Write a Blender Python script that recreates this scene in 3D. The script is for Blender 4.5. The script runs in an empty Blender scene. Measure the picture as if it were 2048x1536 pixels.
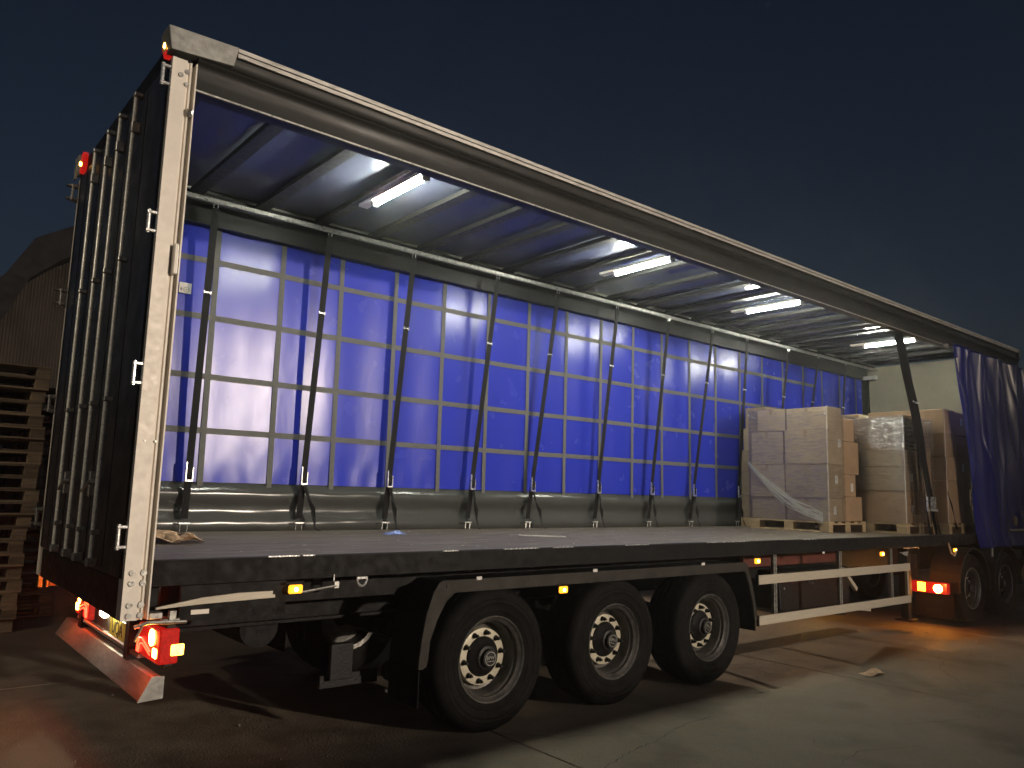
import bpy, bmesh, math, random
from mathutils import Vector, Matrix, noise
R = math.radians
random.seed(7)
sc = bpy.context.scene
COL = sc.collection

# ------------------------------------------------------------------ camera, world, light
cam_d = bpy.data.cameras.new("camera")
cam = bpy.data.objects.new("camera", cam_d)
COL.objects.link(cam)
sc.camera = cam
cam_d.sensor_width = 36.0
cam_d.lens = 1554.03 / 2048 * 36.0
cam_d.clip_start = 0.05
cam_d.clip_end = 900
yaw, pitch, roll = R(50.38859606), R(7.85073474), R(1.66352894)
fw = Vector((math.cos(pitch) * math.cos(yaw), math.cos(pitch) * math.sin(yaw), math.sin(pitch)))
rt = Vector((math.sin(yaw), -math.cos(yaw), 0))
up = rt.cross(fw)
cx = rt * math.cos(roll) + up * math.sin(roll)
cy = -rt * math.sin(roll) + up * math.cos(roll)
cam.matrix_world = Matrix((
    (cx.x, cy.x, -fw.x, -1.1519), (cx.y, cy.y, -fw.y, -4.5737), (cx.z, cy.z, -fw.z, 1.7334), (0, 0, 0, 1)))

world = bpy.data.worlds.new("World")
sc.world = world
world.use_nodes = True
wn = world.node_tree
bg = wn.nodes["Background"]
sky = wn.nodes.new("ShaderNodeTexSky")
sky.sky_type = 'NISHITA'
sky.sun_disc = False
sky.sun_elevation = R(28)
sky.sun_rotation = R(200)
sky.air_density = 1.3
sky.dust_density = 1.6
sky.ozone_density = 4.0
SKY = 0.0054
tint = wn.nodes.new("ShaderNodeMix")
tint.data_type = 'RGBA'
tint.blend_type = 'MULTIPLY'
tint.inputs[0].default_value = 1.0
tint.inputs[7].default_value = (1.08, 1.04, 1.12, 1)
wn.links.new(sky.outputs[0], tint.inputs[6])
wn.links.new(tint.outputs[2], bg.inputs[0])
bg.inputs[1].default_value = SKY

sun_d = bpy.data.lights.new("faint_fill_sun", 'SUN')
sun_d.energy = 0.06  # faint overall fill, added beside the spot lamps; no lamp of its own
sun_d.color = (1.0, 0.80, 0.60)
sun_d.angle = R(0.9)
sun = bpy.data.objects.new("faint_fill_sun", sun_d)
COL.objects.link(sun)
el, azv = R(9.5), Vector((-0.80, 0.60, 0)).normalized()
sd = Vector((azv.x * math.cos(el), azv.y * math.cos(el), -math.sin(el)))
sun.rotation_euler = (-sd).to_track_quat('Z', 'Y').to_euler()



def yard_lamp(name, loc, target, power, col, size, blend, soft=0.15):
    d = bpy.data.lights.new(name, 'SPOT')
    d.energy = power
    d.color = col
    d.spot_size = R(size)
    d.spot_blend = blend
    d.shadow_soft_size = soft
    o_ = bpy.data.objects.new(name, d)
    COL.objects.link(o_)
    o_.location = loc
    o_.rotation_euler = (Vector(loc) - Vector(target)).to_track_quat('Z', 'Y').to_euler()
    return o_


# pole floodlight standing beyond the added shade wall behind the camera, aimed at the rear end of the trailer
yard_lamp("yard_floodlight", (10.0, -21.0, 5.2), (0.0, 0.5, 3.0), 15500, (1.0, 0.84, 0.68), 68, 1.0, 0.30)
# orange street lamp to the left
yard_lamp("street_lamp", (-11.0, -2.0, 6.5), (0.0, 5.2, 3.2), 1400, (1.0, 0.84, 0.62), 52, 0.8)

vs = sc.view_settings
sc.display_settings.display_device = 'sRGB'
vs.view_transform = 'Standard'
vs.look = 'None'
vs.exposure = 0
vs.gamma = 1
vs.use_curve_mapping = False
cyc = sc.cycles
cyc.use_denoising = True
cyc.max_bounces = 8
cyc.diffuse_bounces = 3
cyc.glossy_bounces = 4
cyc.transparent_max_bounces = 12
cyc.sample_clamp_indirect = 6
cyc.use_light_tree = True

TUBE, RED_L, AMB_L = 340.0, 12.0, 2.6

# ------------------------------------------------------------------ materials
MATS = {}


def mat(name, col, rough=0.6, metal=0.0, nscale=6.0, var=0.15, bump=0.0, bscale=40.0, rvar=0.1,
        stretch=(1, 1, 1), spec=0.5, col2=None, bdist=0.01, coat=0.0, orand=0.0):
    if name in MATS:
        return MATS[name]
    m = bpy.data.materials.new(name)
    m.use_nodes = True
    nt = m.node_tree
    b = nt.nodes["Principled BSDF"]
    b.inputs["Metallic"].default_value = metal
    b.inputs["Specular IOR Level"].default_value = spec
    b.inputs["Coat Weight"].default_value = coat
    tc = nt.nodes.new("ShaderNodeTexCoord")
    mp = nt.nodes.new("ShaderNodeMapping")
    mp.inputs["Scale"].default_value = stretch
    oi = nt.nodes.new("ShaderNodeObjectInfo")
    va = nt.nodes.new("ShaderNodeVectorMath")
    va.operation = 'MULTIPLY_ADD'
    va.inputs[1].default_value = (9.0, 7.0, 5.0)
    nt.links.new(oi.outputs["Random"], va.inputs[0])
    nt.links.new(tc.outputs["Object"], va.inputs[2])
    nt.links.new(va.outputs[0], mp.inputs[0])
    n = nt.nodes.new("ShaderNodeTexNoise")
    n.inputs["Scale"].default_value = nscale
    n.inputs["Detail"].default_value = 8
    n.inputs["Roughness"].default_value = 0.65
    nt.links.new(mp.outputs[0], n.inputs["Vector"])
    mx = nt.nodes.new("ShaderNodeMix")
    mx.data_type = 'RGBA'
    c2 = col2 if col2 else tuple(min(1, c * (1 + var)) for c in col)
    c1 = col if col2 else tuple(c * (1 - var) for c in col)
    mx.inputs[6].default_value = (*c1, 1)
    mx.inputs[7].default_value = (*c2, 1)
    rp = nt.nodes.new("ShaderNodeMapRange")
    rp.inputs[1].default_value = 0.35
    rp.inputs[2].default_value = 0.65
    nt.links.new(n.outputs[0], rp.inputs[0])
    nt.links.new(rp.outputs[0], mx.inputs[0])
    if orand > 0:
        om = nt.nodes.new("ShaderNodeMapRange")
        om.inputs[3].default_value = 1 - orand
        om.inputs[4].default_value = 1 + orand
        nt.links.new(oi.outputs["Random"], om.inputs[0])
        hs = nt.nodes.new("ShaderNodeHueSaturation")
        nt.links.new(om.outputs[0], hs.inputs["Value"])
        nt.links.new(mx.outputs[2], hs.inputs["Color"])
        nt.links.new(hs.outputs[0], b.inputs["Base Color"])
    else:
        nt.links.new(mx.outputs[2], b.inputs["Base Color"])
    rr = nt.nodes.new("ShaderNodeMapRange")
    rr.inputs[1].default_value = 0.3
    rr.inputs[2].default_value = 0.7
    rr.inputs[3].default_value = max(0.02, rough - rvar)
    rr.inputs[4].default_value = min(1, rough + rvar)
    n2 = nt.nodes.new("ShaderNodeTexNoise")
    n2.inputs["Scale"].default_value = nscale * 2.7
    n2.inputs["Detail"].default_value = 5
    nt.links.new(mp.outputs[0], n2.inputs["Vector"])
    nt.links.new(n2.outputs[0], rr.inputs[0])
    nt.links.new(rr.outputs[0], b.inputs["Roughness"])
    if bump > 0:
        n3 = nt.nodes.new("ShaderNodeTexNoise")
        n3.inputs["Scale"].default_value = bscale
        n3.inputs["Detail"].default_value = 6
        nt.links.new(mp.outputs[0], n3.inputs["Vector"])
        bp_ = nt.nodes.new("ShaderNodeBump")
        bp_.inputs["Strength"].default_value = bump
        bp_.inputs["Distance"].default_value = bdist
        nt.links.new(n3.outputs[0], bp_.inputs["Height"])
        nt.links.new(bp_.outputs[0], b.inputs["Normal"])
    MATS[name] = m
    return m


def emit(name, col, strength, base=None):
    if name in MATS:
        return MATS[name]
    m = bpy.data.materials.new(name)
    m.use_nodes = True
    nt = m.node_tree
    b = nt.nodes["Principled BSDF"]
    b.inputs["Base Color"].default_value = (*(base or col), 1)
    b.inputs["Roughness"].default_value = 0.25
    b.inputs["Emission Color"].default_value = (*col, 1)
    b.inputs["Emission Strength"].default_value = strength
    # slight cell structure of the lens
    v = nt.nodes.new("ShaderNodeTexNoise")
    v.inputs["Scale"].default_value = 60
    tc = nt.nodes.new("ShaderNodeTexCoord")
    nt.links.new(tc.outputs["Object"], v.inputs["Vector"])
    mr = nt.nodes.new("ShaderNodeMapRange")
    mr.inputs[1].default_value = 0.3
    mr.inputs[2].default_value = 0.7
    mr.inputs[3].default_value = strength * 0.75
    mr.inputs[4].default_value = strength * 1.25
    nt.links.new(v.outputs[0], mr.inputs[0])
    nt.links.new(mr.outputs[0], b.inputs["Emission Strength"])
    MATS[name] = m
    return m


BLACK = mat("black_painted_steel", (0.005, 0.0045, 0.0045), 0.6, bump=0.1, bscale=90, var=0.35, rvar=0.12, spec=0.18)
DARKST = mat("dark_chassis_steel", (0.009, 0.008, 0.0075), 0.65, spec=0.2, bump=0.25, bscale=60, var=0.5)
DOORM = mat("dark_door_panel", (0.016, 0.016, 0.021), 0.4, var=0.35, nscale=2.5, rvar=0.12)
ALU = mat("brushed_aluminium", (0.52, 0.50, 0.46), 0.42, metal=0.85, stretch=(0.6, 1, 6), nscale=8, var=0.18, rvar=0.12, bump=0.05)
POSTM = mat("galvanised_corner_post", (0.80, 0.74, 0.65), 0.5, metal=0.10, nscale=9, var=0.05, bump=0.03, bscale=50)
GALV = mat("galvanised_steel", (0.42, 0.41, 0.38), 0.38, metal=0.8, nscale=25, var=0.25, rvar=0.14, bump=0.1)
CAPM = mat("weathered_aluminium_cap", (0.33, 0.33, 0.31), 0.6, metal=0.5, nscale=18, var=0.22, bump=0.15)
FASC = mat("grey_anodised_fascia", (0.013, 0.013, 0.011), 0.45, metal=0.0, nscale=2, var=0.2, stretch=(0.3, 3, 3), rvar=0.08, spec=0.22)
GUARD = mat("side_guard_aluminium", (0.50, 0.45, 0.36), 0.55, metal=0.25, nscale=20, var=0.08, stretch=(0.2, 1, 3), bump=0.05)
BARM = mat("zinc_locking_bar", (0.85, 0.84, 0.76), 0.3, metal=0.2, nscale=20, var=0.15, rvar=0.08)
WEB = mat("grey_webbing", (0.105, 0.107, 0.10), 0.7, bump=0.3, bscale=300, var=0.12, nscale=30)
STRAP = mat("black_strap_webbing", (0.007, 0.007, 0.0075), 0.7, bump=0.3, bscale=260, var=0.3, nscale=20, spec=0.2)
CHROME = mat("bright_buckle_steel", (0.85, 0.85, 0.82), 0.25, metal=0.7, rvar=0.08, nscale=30)
RUBBER = mat("tyre_rubber", (0.0055, 0.005, 0.0045), 0.8, spec=0.15, bump=0.3, bscale=120, var=0.45, nscale=9, rvar=0.12)
RIMM = mat("dusty_rim_steel", (0.085, 0.08, 0.072), 0.42, metal=0.45, var=0.35, nscale=12, rvar=0.15)
HUBRING = mat("hub_ring_aluminium", (0.50, 0.46, 0.35), 0.5, metal=0.2, var=0.1, nscale=22)
HUBD = mat("black_hub", (0.008, 0.007, 0.007), 0.5, spec=0.3, var=0.4, bump=0.2)
MUDG = mat("mudguard_plastic", (0.024, 0.021, 0.017), 0.65, spec=0.3, var=0.3, nscale=5, bump=0.15, bscale=25)
WOOD = mat("pallet_wood", (0.36, 0.25, 0.13), 0.8, orand=0.2, nscale=7, stretch=(1, 1, 5), bump=0.35, bscale=45, col2=(0.46, 0.34, 0.19))
OLDWOOD = mat("old_pallet_wood", (0.19, 0.145, 0.10), 0.85, orand=0.4, nscale=6, stretch=(1, 1, 5), bump=0.4, bscale=40, col2=(0.33, 0.24, 0.15))
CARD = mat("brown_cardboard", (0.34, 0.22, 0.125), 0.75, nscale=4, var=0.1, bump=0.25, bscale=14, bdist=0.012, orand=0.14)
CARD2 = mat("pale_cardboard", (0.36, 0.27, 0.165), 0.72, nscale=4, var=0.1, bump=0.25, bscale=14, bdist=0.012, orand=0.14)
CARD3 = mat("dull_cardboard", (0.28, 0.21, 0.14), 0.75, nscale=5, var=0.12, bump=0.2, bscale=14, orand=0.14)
TAPE = mat("parcel_tape", (0.36, 0.26, 0.15), 0.22, nscale=9, var=0.1)
PAPER = mat("white_paper", (0.72, 0.70, 0.66), 0.7, var=0.05)
INK = mat("black_ink", (0.02, 0.02, 0.02), 0.7)
PLATE = mat("yellow_number_plate", (0.75, 0.52, 0.06), 0.35, var=0.08)
REDPL = mat("red_lens_plastic", (0.45, 0.01, 0.01), 0.2)
HEADB = mat("pale_headboard", (0.20, 0.178, 0.125), 0.6, nscale=3, var=0.08, bump=0.08)
DECKM = mat("dark_plywood_deck", (0.16, 0.132, 0.098), 0.5, nscale=5, stretch=(0.25, 3, 1), var=0.4, bump=0.4, bscale=70, rvar=0.16)
ALUBOW = mat("roof_bow_alloy", (0.012, 0.012, 0.012), 0.6, metal=0.0, nscale=8, var=0.2)
TRACT = mat("tractor_cab_paint", (0.03, 0.03, 0.035), 0.3, var=0.2)
GLASSD = mat("dark_cab_glass", (0.01, 0.011, 0.013), 0.06, var=0.1)
REDBOX = mat("dull_red_paint", (0.10, 0.02, 0.012), 0.6, var=0.2)
ORANGE = mat("amber_lit_bracket", (0.90, 0.38, 0.04), 0.45, var=0.15, nscale=30)  # amber lamp light is put into this colour
BROWNP = mat("torn_brown_paper", (0.45, 0.30, 0.18), 0.75, var=0.35, nscale=9, bump=0.3, bscale=25)
BLUEP = mat("blue_tissue", (0.25, 0.32, 0.62), 0.7)
CORR = mat("weathered_cladding", (0.115, 0.095, 0.075), 0.65, nscale=1.2, var=0.3, stretch=(1, 1, 0.3), bump=0.1)
ROOFM = mat("dark_fibre_roof", (0.035, 0.030, 0.028), 0.8, nscale=2, var=0.3)
TREEM = mat("dark_foliage", (0.02, 0.03, 0.015), 0.9, var=0.4)

TUBEM = emit("lit_led_tube", (0.99, 1.0, 0.86), TUBE, (0.9, 0.9, 0.9))
REDE = emit("lit_red_lens", (1.0, 0.03, 0.012), RED_L, (0.5, 0.01, 0.01))
REDDIM = emit("glowing_red_lens", (1.0, 0.02, 0.012), 0.40, (0.10, 0.004, 0.003))
YEL = emit("lit_orange_bulb", (1.0, 0.50, 0.07), 45.0, (0.8, 0.4, 0.1))
AMBE = emit("lit_amber_marker", (1.0, 0.34, 0.015), AMB_L, (0.8, 0.3, 0.05))
AMBH = emit("lit_amber_marker_core", (1.0, 0.58, 0.10), 45.0, (0.8, 0.3, 0.05))
WHT = emit("lit_reversing_lens", (1.0, 0.93, 0.62), 40.0, (0.8, 0.8, 0.7))
PLL = emit("lit_plate_lamp", (1.0, 0.95, 0.8), 40.0, (0.8, 0.8, 0.7))


def pvc(name, col, rough, wr=0.3, wscale=(1.3, 1, 0.5), fine=0.15):
    m = bpy.data.materials.new(name)
    m.use_nodes = True
    nt = m.node_tree
    b = nt.nodes["Principled BSDF"]
    tc = nt.nodes.new("ShaderNodeTexCoord")
    mp = nt.nodes.new("ShaderNodeMapping")
    mp.inputs["Scale"].default_value = wscale
    nt.links.new(tc.outputs["Object"], mp.inputs[0])
    n = nt.nodes.new("ShaderNodeTexNoise")
    n.inputs["Scale"].default_value = 2.2
    n.inputs["Detail"].default_value = 3
    n.inputs["Distortion"].default_value = 0.6
    nt.links.new(mp.outputs[0], n.inputs["Vector"])
    n2 = nt.nodes.new("ShaderNodeTexNoise")
    n2.inputs["Scale"].default_value = 5
    n2.inputs["Detail"].default_value = 2
    n2.inputs["Distortion"].default_value = 0.0
    nt.links.new(tc.outputs["Object"], n2.inputs["Vector"])
    b1 = nt.nodes.new("ShaderNodeBump")
    b1.inputs["Strength"].default_value = wr
    b1.inputs["Distance"].default_value = 0.03
    nt.links.new(n.outputs[0], b1.inputs["Height"])
    b2 = nt.nodes.new("ShaderNodeBump")
    b2.inputs["Strength"].default_value = fine
    b2.inputs["Distance"].default_value = 0.01
    nt.links.new(n2.outputs[0], b2.inputs["Height"])
    nt.links.new(b1.outputs[0], b2.inputs["Normal"])
    nt.links.new(b2.outputs[0], b.inputs["Normal"])
    mx = nt.nodes.new("ShaderNodeMix")
    mx.data_type = 'RGBA'
    mx.inputs[6].default_value = (*(c * 0.90 for c in col), 1)
    mx.inputs[7].default_value = (*(min(1, c * 1.10) for c in col), 1)
    nt.links.new(n.outputs[0], mx.inputs[0])
    nt.links.new(mx.outputs[2], b.inputs["Base Color"])
    mr = nt.nodes.new("ShaderNodeMapRange")
    mr.inputs[3].default_value = rough - 0.02
    mr.inputs[4].default_value = rough + 0.03
    nt.links.new(n2.outputs[0], mr.inputs[0])
    nt.links.new(mr.outputs[0], b.inputs["Roughness"])
    MATS[name] = m
    return m


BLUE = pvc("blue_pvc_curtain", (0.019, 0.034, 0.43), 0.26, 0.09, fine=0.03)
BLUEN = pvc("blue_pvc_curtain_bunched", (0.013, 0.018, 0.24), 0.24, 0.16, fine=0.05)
BLUE.node_tree.nodes["Principled BSDF"].inputs["Specular IOR Level"].default_value = 0.38
SKIRT = pvc("grey_pvc_skirt", (0.06, 0.063, 0.06), 0.21, 0.06, (0.5, 1, 2), 0.015)
ROOFS = pvc("translucent_roof_sheet", (0.10, 0.112, 0.155), 0.24, 0.10, (2, 0.4, 1), 0.015)


def ground_mat():
    m = bpy.data.materials.new("worn_damp_concrete")
    m.use_nodes = True
    nt = m.node_tree
    b = nt.nodes["Principled BSDF"]
    ge = nt.nodes.new("ShaderNodeNewGeometry")

    def nz(scale, detail, dist=0.0):
        n = nt.nodes.new("ShaderNodeTexNoise")
        n.inputs["Scale"].default_value = scale
        n.inputs["Detail"].default_value = detail
        n.inputs["Distortion"].default_value = dist
        nt.links.new(ge.outputs["Position"], n.inputs["Vector"])
        return n
    big, mid, fine = nz(0.55, 6, 0.6), nz(4.5, 9), nz(120, 4)
    vor = nt.nodes.new("ShaderNodeTexVoronoi")
    vor.inputs["Scale"].default_value = 70
    nt.links.new(ge.outputs["Position"], vor.inputs["Vector"])
    r = nt.nodes.new("ShaderNodeValToRGB")
    r.color_ramp.elements[0].position = 0.3
    r.color_ramp.elements[0].color = (0.120, 0.098, 0.070, 1)
    r.color_ramp.elements[1].position = 0.72
    r.color_ramp.elements[1].color = (0.245, 0.205, 0.148, 1)
    ad = nt.nodes.new("ShaderNodeMath")
    ad.operation = 'ADD'
    mu = nt.nodes.new("ShaderNodeMath")
    mu.operation = 'MULTIPLY'
    mu.inputs[1].default_value = 0.5
    nt.links.new(big.outputs[0], ad.inputs[0])
    nt.links.new(mid.outputs[0], ad.inputs[1])
    nt.links.new(ad.outputs[0], mu.inputs[0])
    nt.links.new(mu.outputs[0], r.inputs[0])
    st = nz(1.1, 7, 0.25)
    sr = nt.nodes.new("ShaderNodeValToRGB")
    sr.color_ramp.elements[0].position = 0.36
    sr.color_ramp.elements[0].color = (0.42, 0.40, 0.38, 1)
    sr.color_ramp.elements[1].position = 0.50
    sr.color_ramp.elements[1].color = (1, 1, 1, 1)
    nt.links.new(st.outputs[0], sr.inputs[0])
    sm_ = nt.nodes.new("ShaderNodeMix")
    sm_.data_type = 'RGBA'
    sm_.blend_type = 'MULTIPLY'
    sm_.inputs[0].default_value = 0.5
    nt.links.new(r.outputs[0], sm_.inputs[6])
    nt.links.new(sr.outputs[0], sm_.inputs[7])
    sp = nt.nodes.new("ShaderNodeMix")
    sp.data_type = 'RGBA'
    sp.blend_type = 'MULTIPLY'
    sp.inputs[0].default_value = 0.55
    gr = nt.nodes.new("ShaderNodeValToRGB")
    gr.color_ramp.elements[0].position = 0.25
    gr.color_ramp.elements[0].color = (0.45, 0.45, 0.45, 1)
    gr.color_ramp.elements[1].position = 0.6
    gr.color_ramp.elements[1].color = (1.15, 1.15, 1.15, 1)
    nt.links.new(fine.outputs[0], gr.inputs[0])
    nt.links.new(sm_.outputs[2], sp.inputs[6])
    nt.links.new(gr.outputs[0], sp.inputs[7])
    nt.links.new(sp.outputs[2], b.inputs["Base Color"])
    rr = nt.nodes.new("ShaderNodeMapRange")
    rr.inputs[1].default_value = 0.38
    rr.inputs[2].default_value = 0.62
    rr.inputs[3].default_value = 0.62
    rr.inputs[4].default_value = 0.92
    nt.links.new(mid.outputs[0], rr.inputs[0])
    nt.links.new(rr.outputs[0], b.inputs["Roughness"])
    b.inputs["Specular IOR Level"].default_value = 0.3
    b1 = nt.nodes.new("ShaderNodeBump")
    b1.inputs["Strength"].default_value = 0.55
    b1.inputs["Distance"].default_value = 0.006
    nt.links.new(vor.outputs["Distance"], b1.inputs["Height"])
    b2 = nt.nodes.new("ShaderNodeBump")
    b2.inputs["Strength"].default_value = 0.35
    b2.inputs["Distance"].default_value = 0.02
    nt.links.new(mid.outputs[0], b2.inputs["Height"])
    nt.links.new(b1.outputs[0], b2.inputs["Normal"])
    nt.links.new(b2.outputs[0], b.inputs["Normal"])
    return m


CONC = ground_mat()


def film_mat(name, amount, rough, sc3, seed=0.0, bd=0.04):
    m = bpy.data.materials.new(name)
    m.use_nodes = True
    nt = m.node_tree
    for n in list(nt.nodes):
        if n.type == 'BSDF_PRINCIPLED':
            nt.nodes.remove(n)
    out = nt.nodes["Material Output"]
    tr = nt.nodes.new("ShaderNodeBsdfTransparent")
    tr.inputs[0].default_value = (0.93, 0.94, 0.95, 1)
    gl = nt.nodes.new("ShaderNodeBsdfGlossy")
    gl.inputs["Roughness"].default_value = rough
    mx = nt.nodes.new("ShaderNodeMixShader")
    tc = nt.nodes.new("ShaderNodeTexCoord")
    mp = nt.nodes.new("ShaderNodeMapping")
    mp.inputs["Scale"].default_value = sc3
    mp.inputs["Location"].default_value = (seed, seed, seed)
    nt.links.new(tc.outputs["Object"], mp.inputs[0])
    n = nt.nodes.new("ShaderNodeTexNoise")
    n.inputs["Scale"].default_value = 5
    n.inputs["Detail"].default_value = 7
    n.inputs["Distortion"].default_value = 1.0
    nt.links.new(mp.outputs[0], n.inputs["Vector"])
    bp_ = nt.nodes.new("ShaderNodeBump")
    bp_.inputs["Strength"].default_value = 1.0
    bp_.inputs["Distance"].default_value = bd
    nt.links.new(n.outputs[0], bp_.inputs["Height"])
    nt.links.new(bp_.outputs[0], gl.inputs["Normal"])
    mr = nt.nodes.new("ShaderNodeMapRange")
    mr.inputs[1].default_value = 0.4
    mr.inputs[2].default_value = 0.7
    mr.inputs[3].default_value = amount * 0.5
    mr.inputs[4].default_value = amount * 1.6
    nt.links.new(n.outputs[0], mr.inputs[0])
    nt.links.new(mr.outputs[0], mx.inputs[0])
    nt.links.new(tr.outputs[0], mx.inputs[1])
    nt.links.new(gl.outputs[0], mx.inputs[2])
    nt.links.new(mx.outputs[0], out.inputs[0])
    return m


FILM = film_mat("stretch_film", 0.24, 0.12, (1, 1.2, 9), bd=0.012)
FILM2 = film_mat("crinkled_stretch_film", 0.55, 0.10, (1, 2.2, 12), 3.0, bd=0.016)
FILMB = mat("gathered_stretch_film", (0.88, 0.88, 0.85), 0.18, nscale=30, var=0.1, bump=0.6, bscale=60)
FILMB.node_tree.nodes["Principled BSDF"].inputs["Alpha"].default_value = 0.7
LENSC = film_mat("clear_lamp_cover", 0.10, 0.05, (3, 3, 3))


# ------------------------------------------------------------------ mesh helpers
def root_of(p):
    while p.parent:
        p = p.parent
    return p


class MB:
    def __init__(s):
        s.v, s.f = [], []
        s.M = None

    def add(s, vs_, fs):
        k = len(s.v)
        if s.M:
            vs_ = [tuple(s.M @ Vector(v)) for v in vs_]
        s.v += [tuple(v) for v in vs_]
        s.f += [tuple(i + k for i in f) for f in fs]
        return s

    def box(s, x0, x1, y0, y1, z0, z1, b=0.0):
        if b <= 0:
            s.add([(x0, y0, z0), (x1, y0, z0), (x1, y1, z0), (x0, y1, z0), (x0, y0, z1), (x1, y0, z1), (x1, y1, z1), (x0, y1, z1)],
                  [(0, 3, 2, 1), (4, 5, 6, 7), (0, 1, 5, 4), (1, 2, 6, 5), (2, 3, 7, 6), (3, 0, 4, 7)])
        else:
            bm = bmesh.new()
            bmesh.ops.create_cube(bm, size=1)
            for v in bm.verts:
                v.co = Vector(((x0 + x1) / 2 + v.co.x * (x1 - x0), (y0 + y1) / 2 + v.co.y * (y1 - y0), (z0 + z1) / 2 + v.co.z * (z1 - z0)))
            bmesh.ops.bevel(bm, geom=bm.edges[:], offset=b, segments=1, affect='EDGES')
            bm.verts.index_update()
            s.add([v.co[:] for v in bm.verts], [tuple(v.index for v in f.verts) for f in bm.faces])
            bm.free()
        return s

    def cyl(s, a, b, r, n=12, r2=None, cap=True):
        a, b = Vector(a), Vector(b)
        r2 = r if r2 is None else r2
        d = (b - a).normalized()
        u = d.orthogonal().normalized()
        w = d.cross(u)
        vs_ = []
        for c, rr in ((a, r), (b, r2)):
            for i in range(n):
                t = 2 * math.pi * i / n
                vs_.append(c + (u * math.cos(t) + w * math.sin(t)) * rr)
        fs = [(i, (i + 1) % n, n + (i + 1) % n, n + i) for i in range(n)]
        if cap:
            fs += [tuple(range(n - 1, -1, -1)), tuple(range(n, 2 * n))]
        return s.add(vs_, fs)

    def tube(s, pts, r, n=8):
        for a, b in zip(pts[:-1], pts[1:]):
            s.cyl(a, b, r, n)
        return s

    def prism(s, poly, axis, a0, a1):
        # poly 2-D in the other two axes in order (x,y,z minus axis)
        def mk(p, a):
            return {'x': (a, p[0], p[1]), 'y': (p[0], a, p[1]), 'z': (p[0], p[1], a)}[axis]
        n = len(poly)
        s.add([mk(p, a0) for p in poly] + [mk(p, a1) for p in poly],
              [(i, (i + 1) % n, n + (i + 1) % n, n + i) for i in range(n)] + [tuple(range(n - 1, -1, -1)), tuple(range(n, 2 * n))])
        return s

    def grid(s, fn, nu, nv):
        vs_ = [fn(i / nu, j / nv) for j in range(nv + 1) for i in range(nu + 1)]
        fs = [(j * (nu + 1) + i, j * (nu + 1) + i + 1, (j + 1) * (nu + 1) + i + 1, (j + 1) * (nu + 1) + i) for j in range(nv) for i in range(nu)]
        return s.add(vs_, fs)

    def lathe(s, prof, n=48, close=False):
        # axis = local y ; prof = [(y, r)]
        k = len(prof)
        vs_ = []
        for i in range(n):
            t = 2 * math.pi * i / n
            for (y, r) in prof:
                vs_.append((r * math.cos(t), y, r * math.sin(t)))
        fs = []
        for i in range(n):
            j = (i + 1) % n
            for q in range(k - 1 if not close else k):
                q2 = (q + 1) % k
                fs.append((i * k + q, i * k + q2, j * k + q2, j * k + q))
        return s.add(vs_, fs)

    def mesh(s, name, mt, smooth=False, off=None):
        me = bpy.data.meshes.new(name)
        vv = s.v if off is None else [(a - off[0], b - off[1], c - off[2]) for a, b, c in s.v]
        me.from_pydata(vv, [], s.f)
        me.materials.append(mt)
        bm = bmesh.new()
        bm.from_mesh(me)
        bmesh.ops.recalc_face_normals(bm, faces=bm.faces[:])
        bm.to_mesh(me)
        bm.free()
        if smooth:
            me.shade_auto_smooth(R(40)) if hasattr(me, "shade_auto_smooth") else None
            for p in me.polygons:
                p.use_smooth = True
            try:
                me.set_sharp_from_angle(angle=R(38))
            except Exception:
                pass
        me.update()
        return me

    def obj(s, name, mt, parent=None, label=None, smooth=False, kind=None, bev=0.0):
        off = root_of(parent).location[:] if parent else None
        o = bpy.data.objects.new(name, s.mesh(name, mt, smooth, off))
        COL.objects.link(o)
        if parent:
            o.parent = parent
        if label:
            o["label"] = label
        if kind:
            o["kind"] = kind
        if bev > 0:
            md = o.modifiers.new("bevel", 'BEVEL')
            md.width = bev
            md.segments = 2
            md.limit_method = 'ANGLE'
            md.angle_limit = R(50)
        return o


def tag(o, label, cat, group=None):
    o["label"] = label
    o["category"] = cat
    if group:
        o["group"] = group
    return o


def thing(name, loc, label, cat, group=None):
    o = bpy.data.objects.new(name, None)
    o.empty_display_size = 0.2
    o.location = loc
    COL.objects.link(o)
    return tag(o, label, cat, group)


def copy_tree(o, parent=None):
    c = o.copy()
    COL.objects.link(c)
    if parent:
        c.parent = parent
    for ch in list(o.children):
        copy_tree(ch, c)
    return c


def text_mesh(txt, size, mt, name, parent, Mx, label=None, extrude=0.0008):
    cu = bpy.data.curves.new(name, 'FONT')
    cu.body = txt
    cu.size = size
    cu.extrude = extrude
    cu.align_x = 'CENTER'
    cu.align_y = 'CENTER'
    cu.resolution_u = 3
    t = bpy.data.objects.new(name + "_curve", cu)
    COL.objects.link(t)
    bpy.context.view_layer.update()
    me = bpy.data.meshes.new_from_object(t.evaluated_get(bpy.context.evaluated_depsgraph_get()))
    bpy.data.objects.remove(t)
    off = Vector(root_of(parent).location)
    me.transform(Matrix.Translation(-off) @ Mx)
    me.materials.clear()
    me.materials.append(mt)
    o = bpy.data.objects.new(name, me)
    COL.objects.link(o)
    o.parent = parent
    if label:
        o["label"] = label
    return o


def face_side(x, y, z):     # text facing -y (towards the camera side)
    return Matrix.Translation((x, y, z)) @ Matrix.Rotation(R(90), 4, 'X')


def face_rear(x, y, z):     # text facing -x
    return Matrix.Translation((x, y, z)) @ Matrix.Rotation(R(-90), 4, 'Z') @ Matrix.Rotation(R(90), 4, 'X')


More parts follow.
